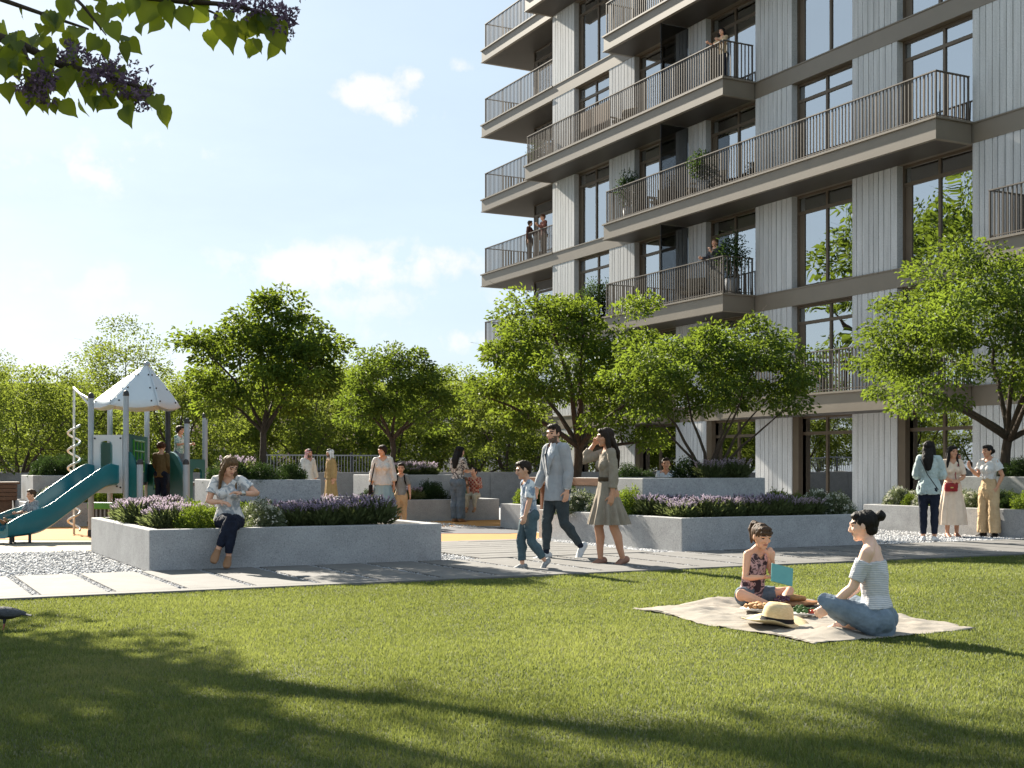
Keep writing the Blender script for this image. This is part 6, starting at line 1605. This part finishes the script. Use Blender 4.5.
# ================================================================ LIGHT, SKY, CAMERA
SUN_AZ, SUN_EL = -34.0, 32.0      # degrees right of straight ahead, above the horizon
def build_light():
    w = bpy.data.worlds.new('World'); SC.world = w; w.use_nodes = True
    nt = NT(w); n = nt.n; bg = n['Background']
    sky = n.new('ShaderNodeTexSky'); sky.sky_type = 'NISHITA'; sky.sun_disc = False
    sky.sun_elevation = R(SUN_EL); sky.sun_rotation = R(SUN_AZ); sky.air_density = 1.0; sky.dust_density = 1.0; sky.ozone_density = 1.2; sky.altitude = 20
    tc = nt.new('ShaderNodeTexCoord')
    # clouds: puffs at their own bearings, broken up by noise
    def dirv(x, y): return Vector(((x - 512) / FPX, 1, (HZ - y) / FPX)).normalized()
    nrm = nt.new('ShaderNodeVectorMath', operation='NORMALIZE'); nt.link(tc, 'Generated', nrm, 0)
    n1 = nt.new('ShaderNodeTexNoise', Scale=26.0, Detail=10.0, Roughness=.58); nt.link(nrm, 'Vector', n1, 'Vector')
    acc = None
    def math_(op, a, b=None, clamp=False):
        m = nt.new('ShaderNodeMath', operation=op); m.use_clamp = clamp
        for i, v in enumerate((a, b)):
            if v is None: continue
            if isinstance(v, (int, float)): m.inputs[i].default_value = v
            else: nt.l.new(v, m.inputs[i])
        return m.outputs[0]
    sep = nt.new('ShaderNodeSeparateXYZ'); nt.link(nrm, 'Vector', sep, 'Vector')
    az = math_('ARCTAN2', sep.outputs[0], sep.outputs[1]); el = math_('ARCSINE', sep.outputs[2])
    for (x, y, wx, wy, k) in ((365, 92, 46, 20, .85), (412, 78, 26, 13, .7), (398, 112, 44, 15, .8), (105, 165, 62, 30, .75), (176, 152, 38, 20, .7), (20, 172, 70, 26, .6), (460, 66, 16, 8, .5), (330, 270, 130, 30, .8), (410, 262, 90, 24, .7), (240, 172, 20, 10, .45), (300, 300, 220, 26, .5), (460, 340, 140, 22, .6), (-260, 120, 160, 40, .7), (-600, 160, 200, 60, .8), (1150, 60, 120, 40, .7), (1500, 140, 200, 50, .8), (120, 290, 160, 30, .5)):
        d = dirv(x, y); a0, e0 = math.atan2(d.x, d.y), math.asin(d.z)
        da = math_('DIVIDE', math_('SUBTRACT', az, a0), wx / FPX * 1.25); de = math_('DIVIDE', math_('SUBTRACT', el, e0), wy / FPX * 1.25)
        g = math_('MULTIPLY', math_('SUBTRACT', 1.0, math_('ADD', math_('MULTIPLY', da, da), math_('MULTIPLY', de, de)), True), k)
        acc = g if acc is None else math_('MAXIMUM', acc, g)
    mask = math_('MULTIPLY', math_('SUBTRACT', math_('ADD', acc, math_('MULTIPLY', math_('SUBTRACT', n1.outputs['Fac'], .5), 5.0)), .42), 1.6, True)
    mask = math_('MULTIPLY', math_('MULTIPLY', mask, math_('GREATER_THAN', acc, .001)), math_('MULTIPLY', acc, 1.5, True))
    # thin high veil everywhere
    mp = nt.new('ShaderNodeMapping'); mp.inputs['Scale'].default_value = (1.6, 1.6, 5); nt.link(nrm, 'Vector', mp, 'Vector')
    n2 = nt.new('ShaderNodeTexNoise', Scale=2.2, Detail=6.0, Roughness=.6); nt.link(mp, 'Vector', n2, 'Vector')
    veil = math_('ADD', .90, math_('MULTIPLY', math_('SUBTRACT', n2.outputs['Fac'], .5), .10), True)
    mx0 = nt.new('ShaderNodeMix', data_type='RGBA'); nt.l.new(veil, mx0.inputs[0]); nt.l.new(sky.outputs[0], mx0.inputs[6]); mx0.inputs[7].default_value = (*VEIL, 1)
    mx = nt.new('ShaderNodeMix', data_type='RGBA'); nt.l.new(math_('MULTIPLY', mask, .85), mx.inputs[0]); nt.l.new(mx0.outputs[2], mx.inputs[6]); mx.inputs[7].default_value = (*CLOUD, 1)
    nt.l.new(mx.outputs[2], bg.inputs['Color']); bg.inputs['Strength'].default_value = SKY
    L = bpy.data.lights.new('sun', 'SUN'); L.energy = SUN; L.angle = R(.6); L.color = (1, .92, .78)
    o = bpy.data.objects.new('sun', L); COL.objects.link(o)
    S = Vector((math.sin(R(SUN_AZ)) * math.cos(R(SUN_EL)), math.cos(R(SUN_AZ)) * math.cos(R(SUN_EL)), math.sin(R(SUN_EL))))
    o.rotation_euler = S.to_track_quat('Z', 'Y').to_euler()
    o.location = S * 60
VEIL, CLOUD, SKY, SUN, EXPO = (1.78, 2.18, 2.52), (3.1, 3.1, 3.13), .1, 5.0, 1.75
def build_camera():
    c = bpy.data.cameras.new('camera'); o = bpy.data.objects.new('camera', c); COL.objects.link(o)
    o.location = (0, 0, CAMH); o.rotation_euler = (R(90), 0, 0)
    c.sensor_width = 36; c.lens = FPX / 1024 * 36; c.shift_y = (HZ - 384) / 1024; c.clip_end = 3000; c.clip_start = .05
    SC.camera = o
    vs = SC.view_settings; vs.view_transform = 'Standard'; vs.look = 'None'; vs.exposure = EXPO; vs.gamma = 1; vs.use_curve_mapping = False
    cy = SC.cycles; cy.max_bounces = 8; cy.diffuse_bounces = 3; cy.glossy_bounces = 4; cy.transmission_bounces = 6; cy.transparent_max_bounces = 16
    cy.use_denoising = True; cy.caustics_reflective = False; cy.caustics_refractive = False; cy.sample_clamp_indirect = 6

import time
def step(f, *a):
    t = time.time(); r = f(*a); print('%-18s %.1fs' % (f.__name__, time.time() - t)); return r
gr = step(build_people)
step(build_ground); step(build_planters); step(build_play); step(build_picnic, *gr); step(build_building); step(build_far_buildings)
step(build_plants); step(build_trees); step(build_branch); step(build_grass); step(build_light); step(build_camera)
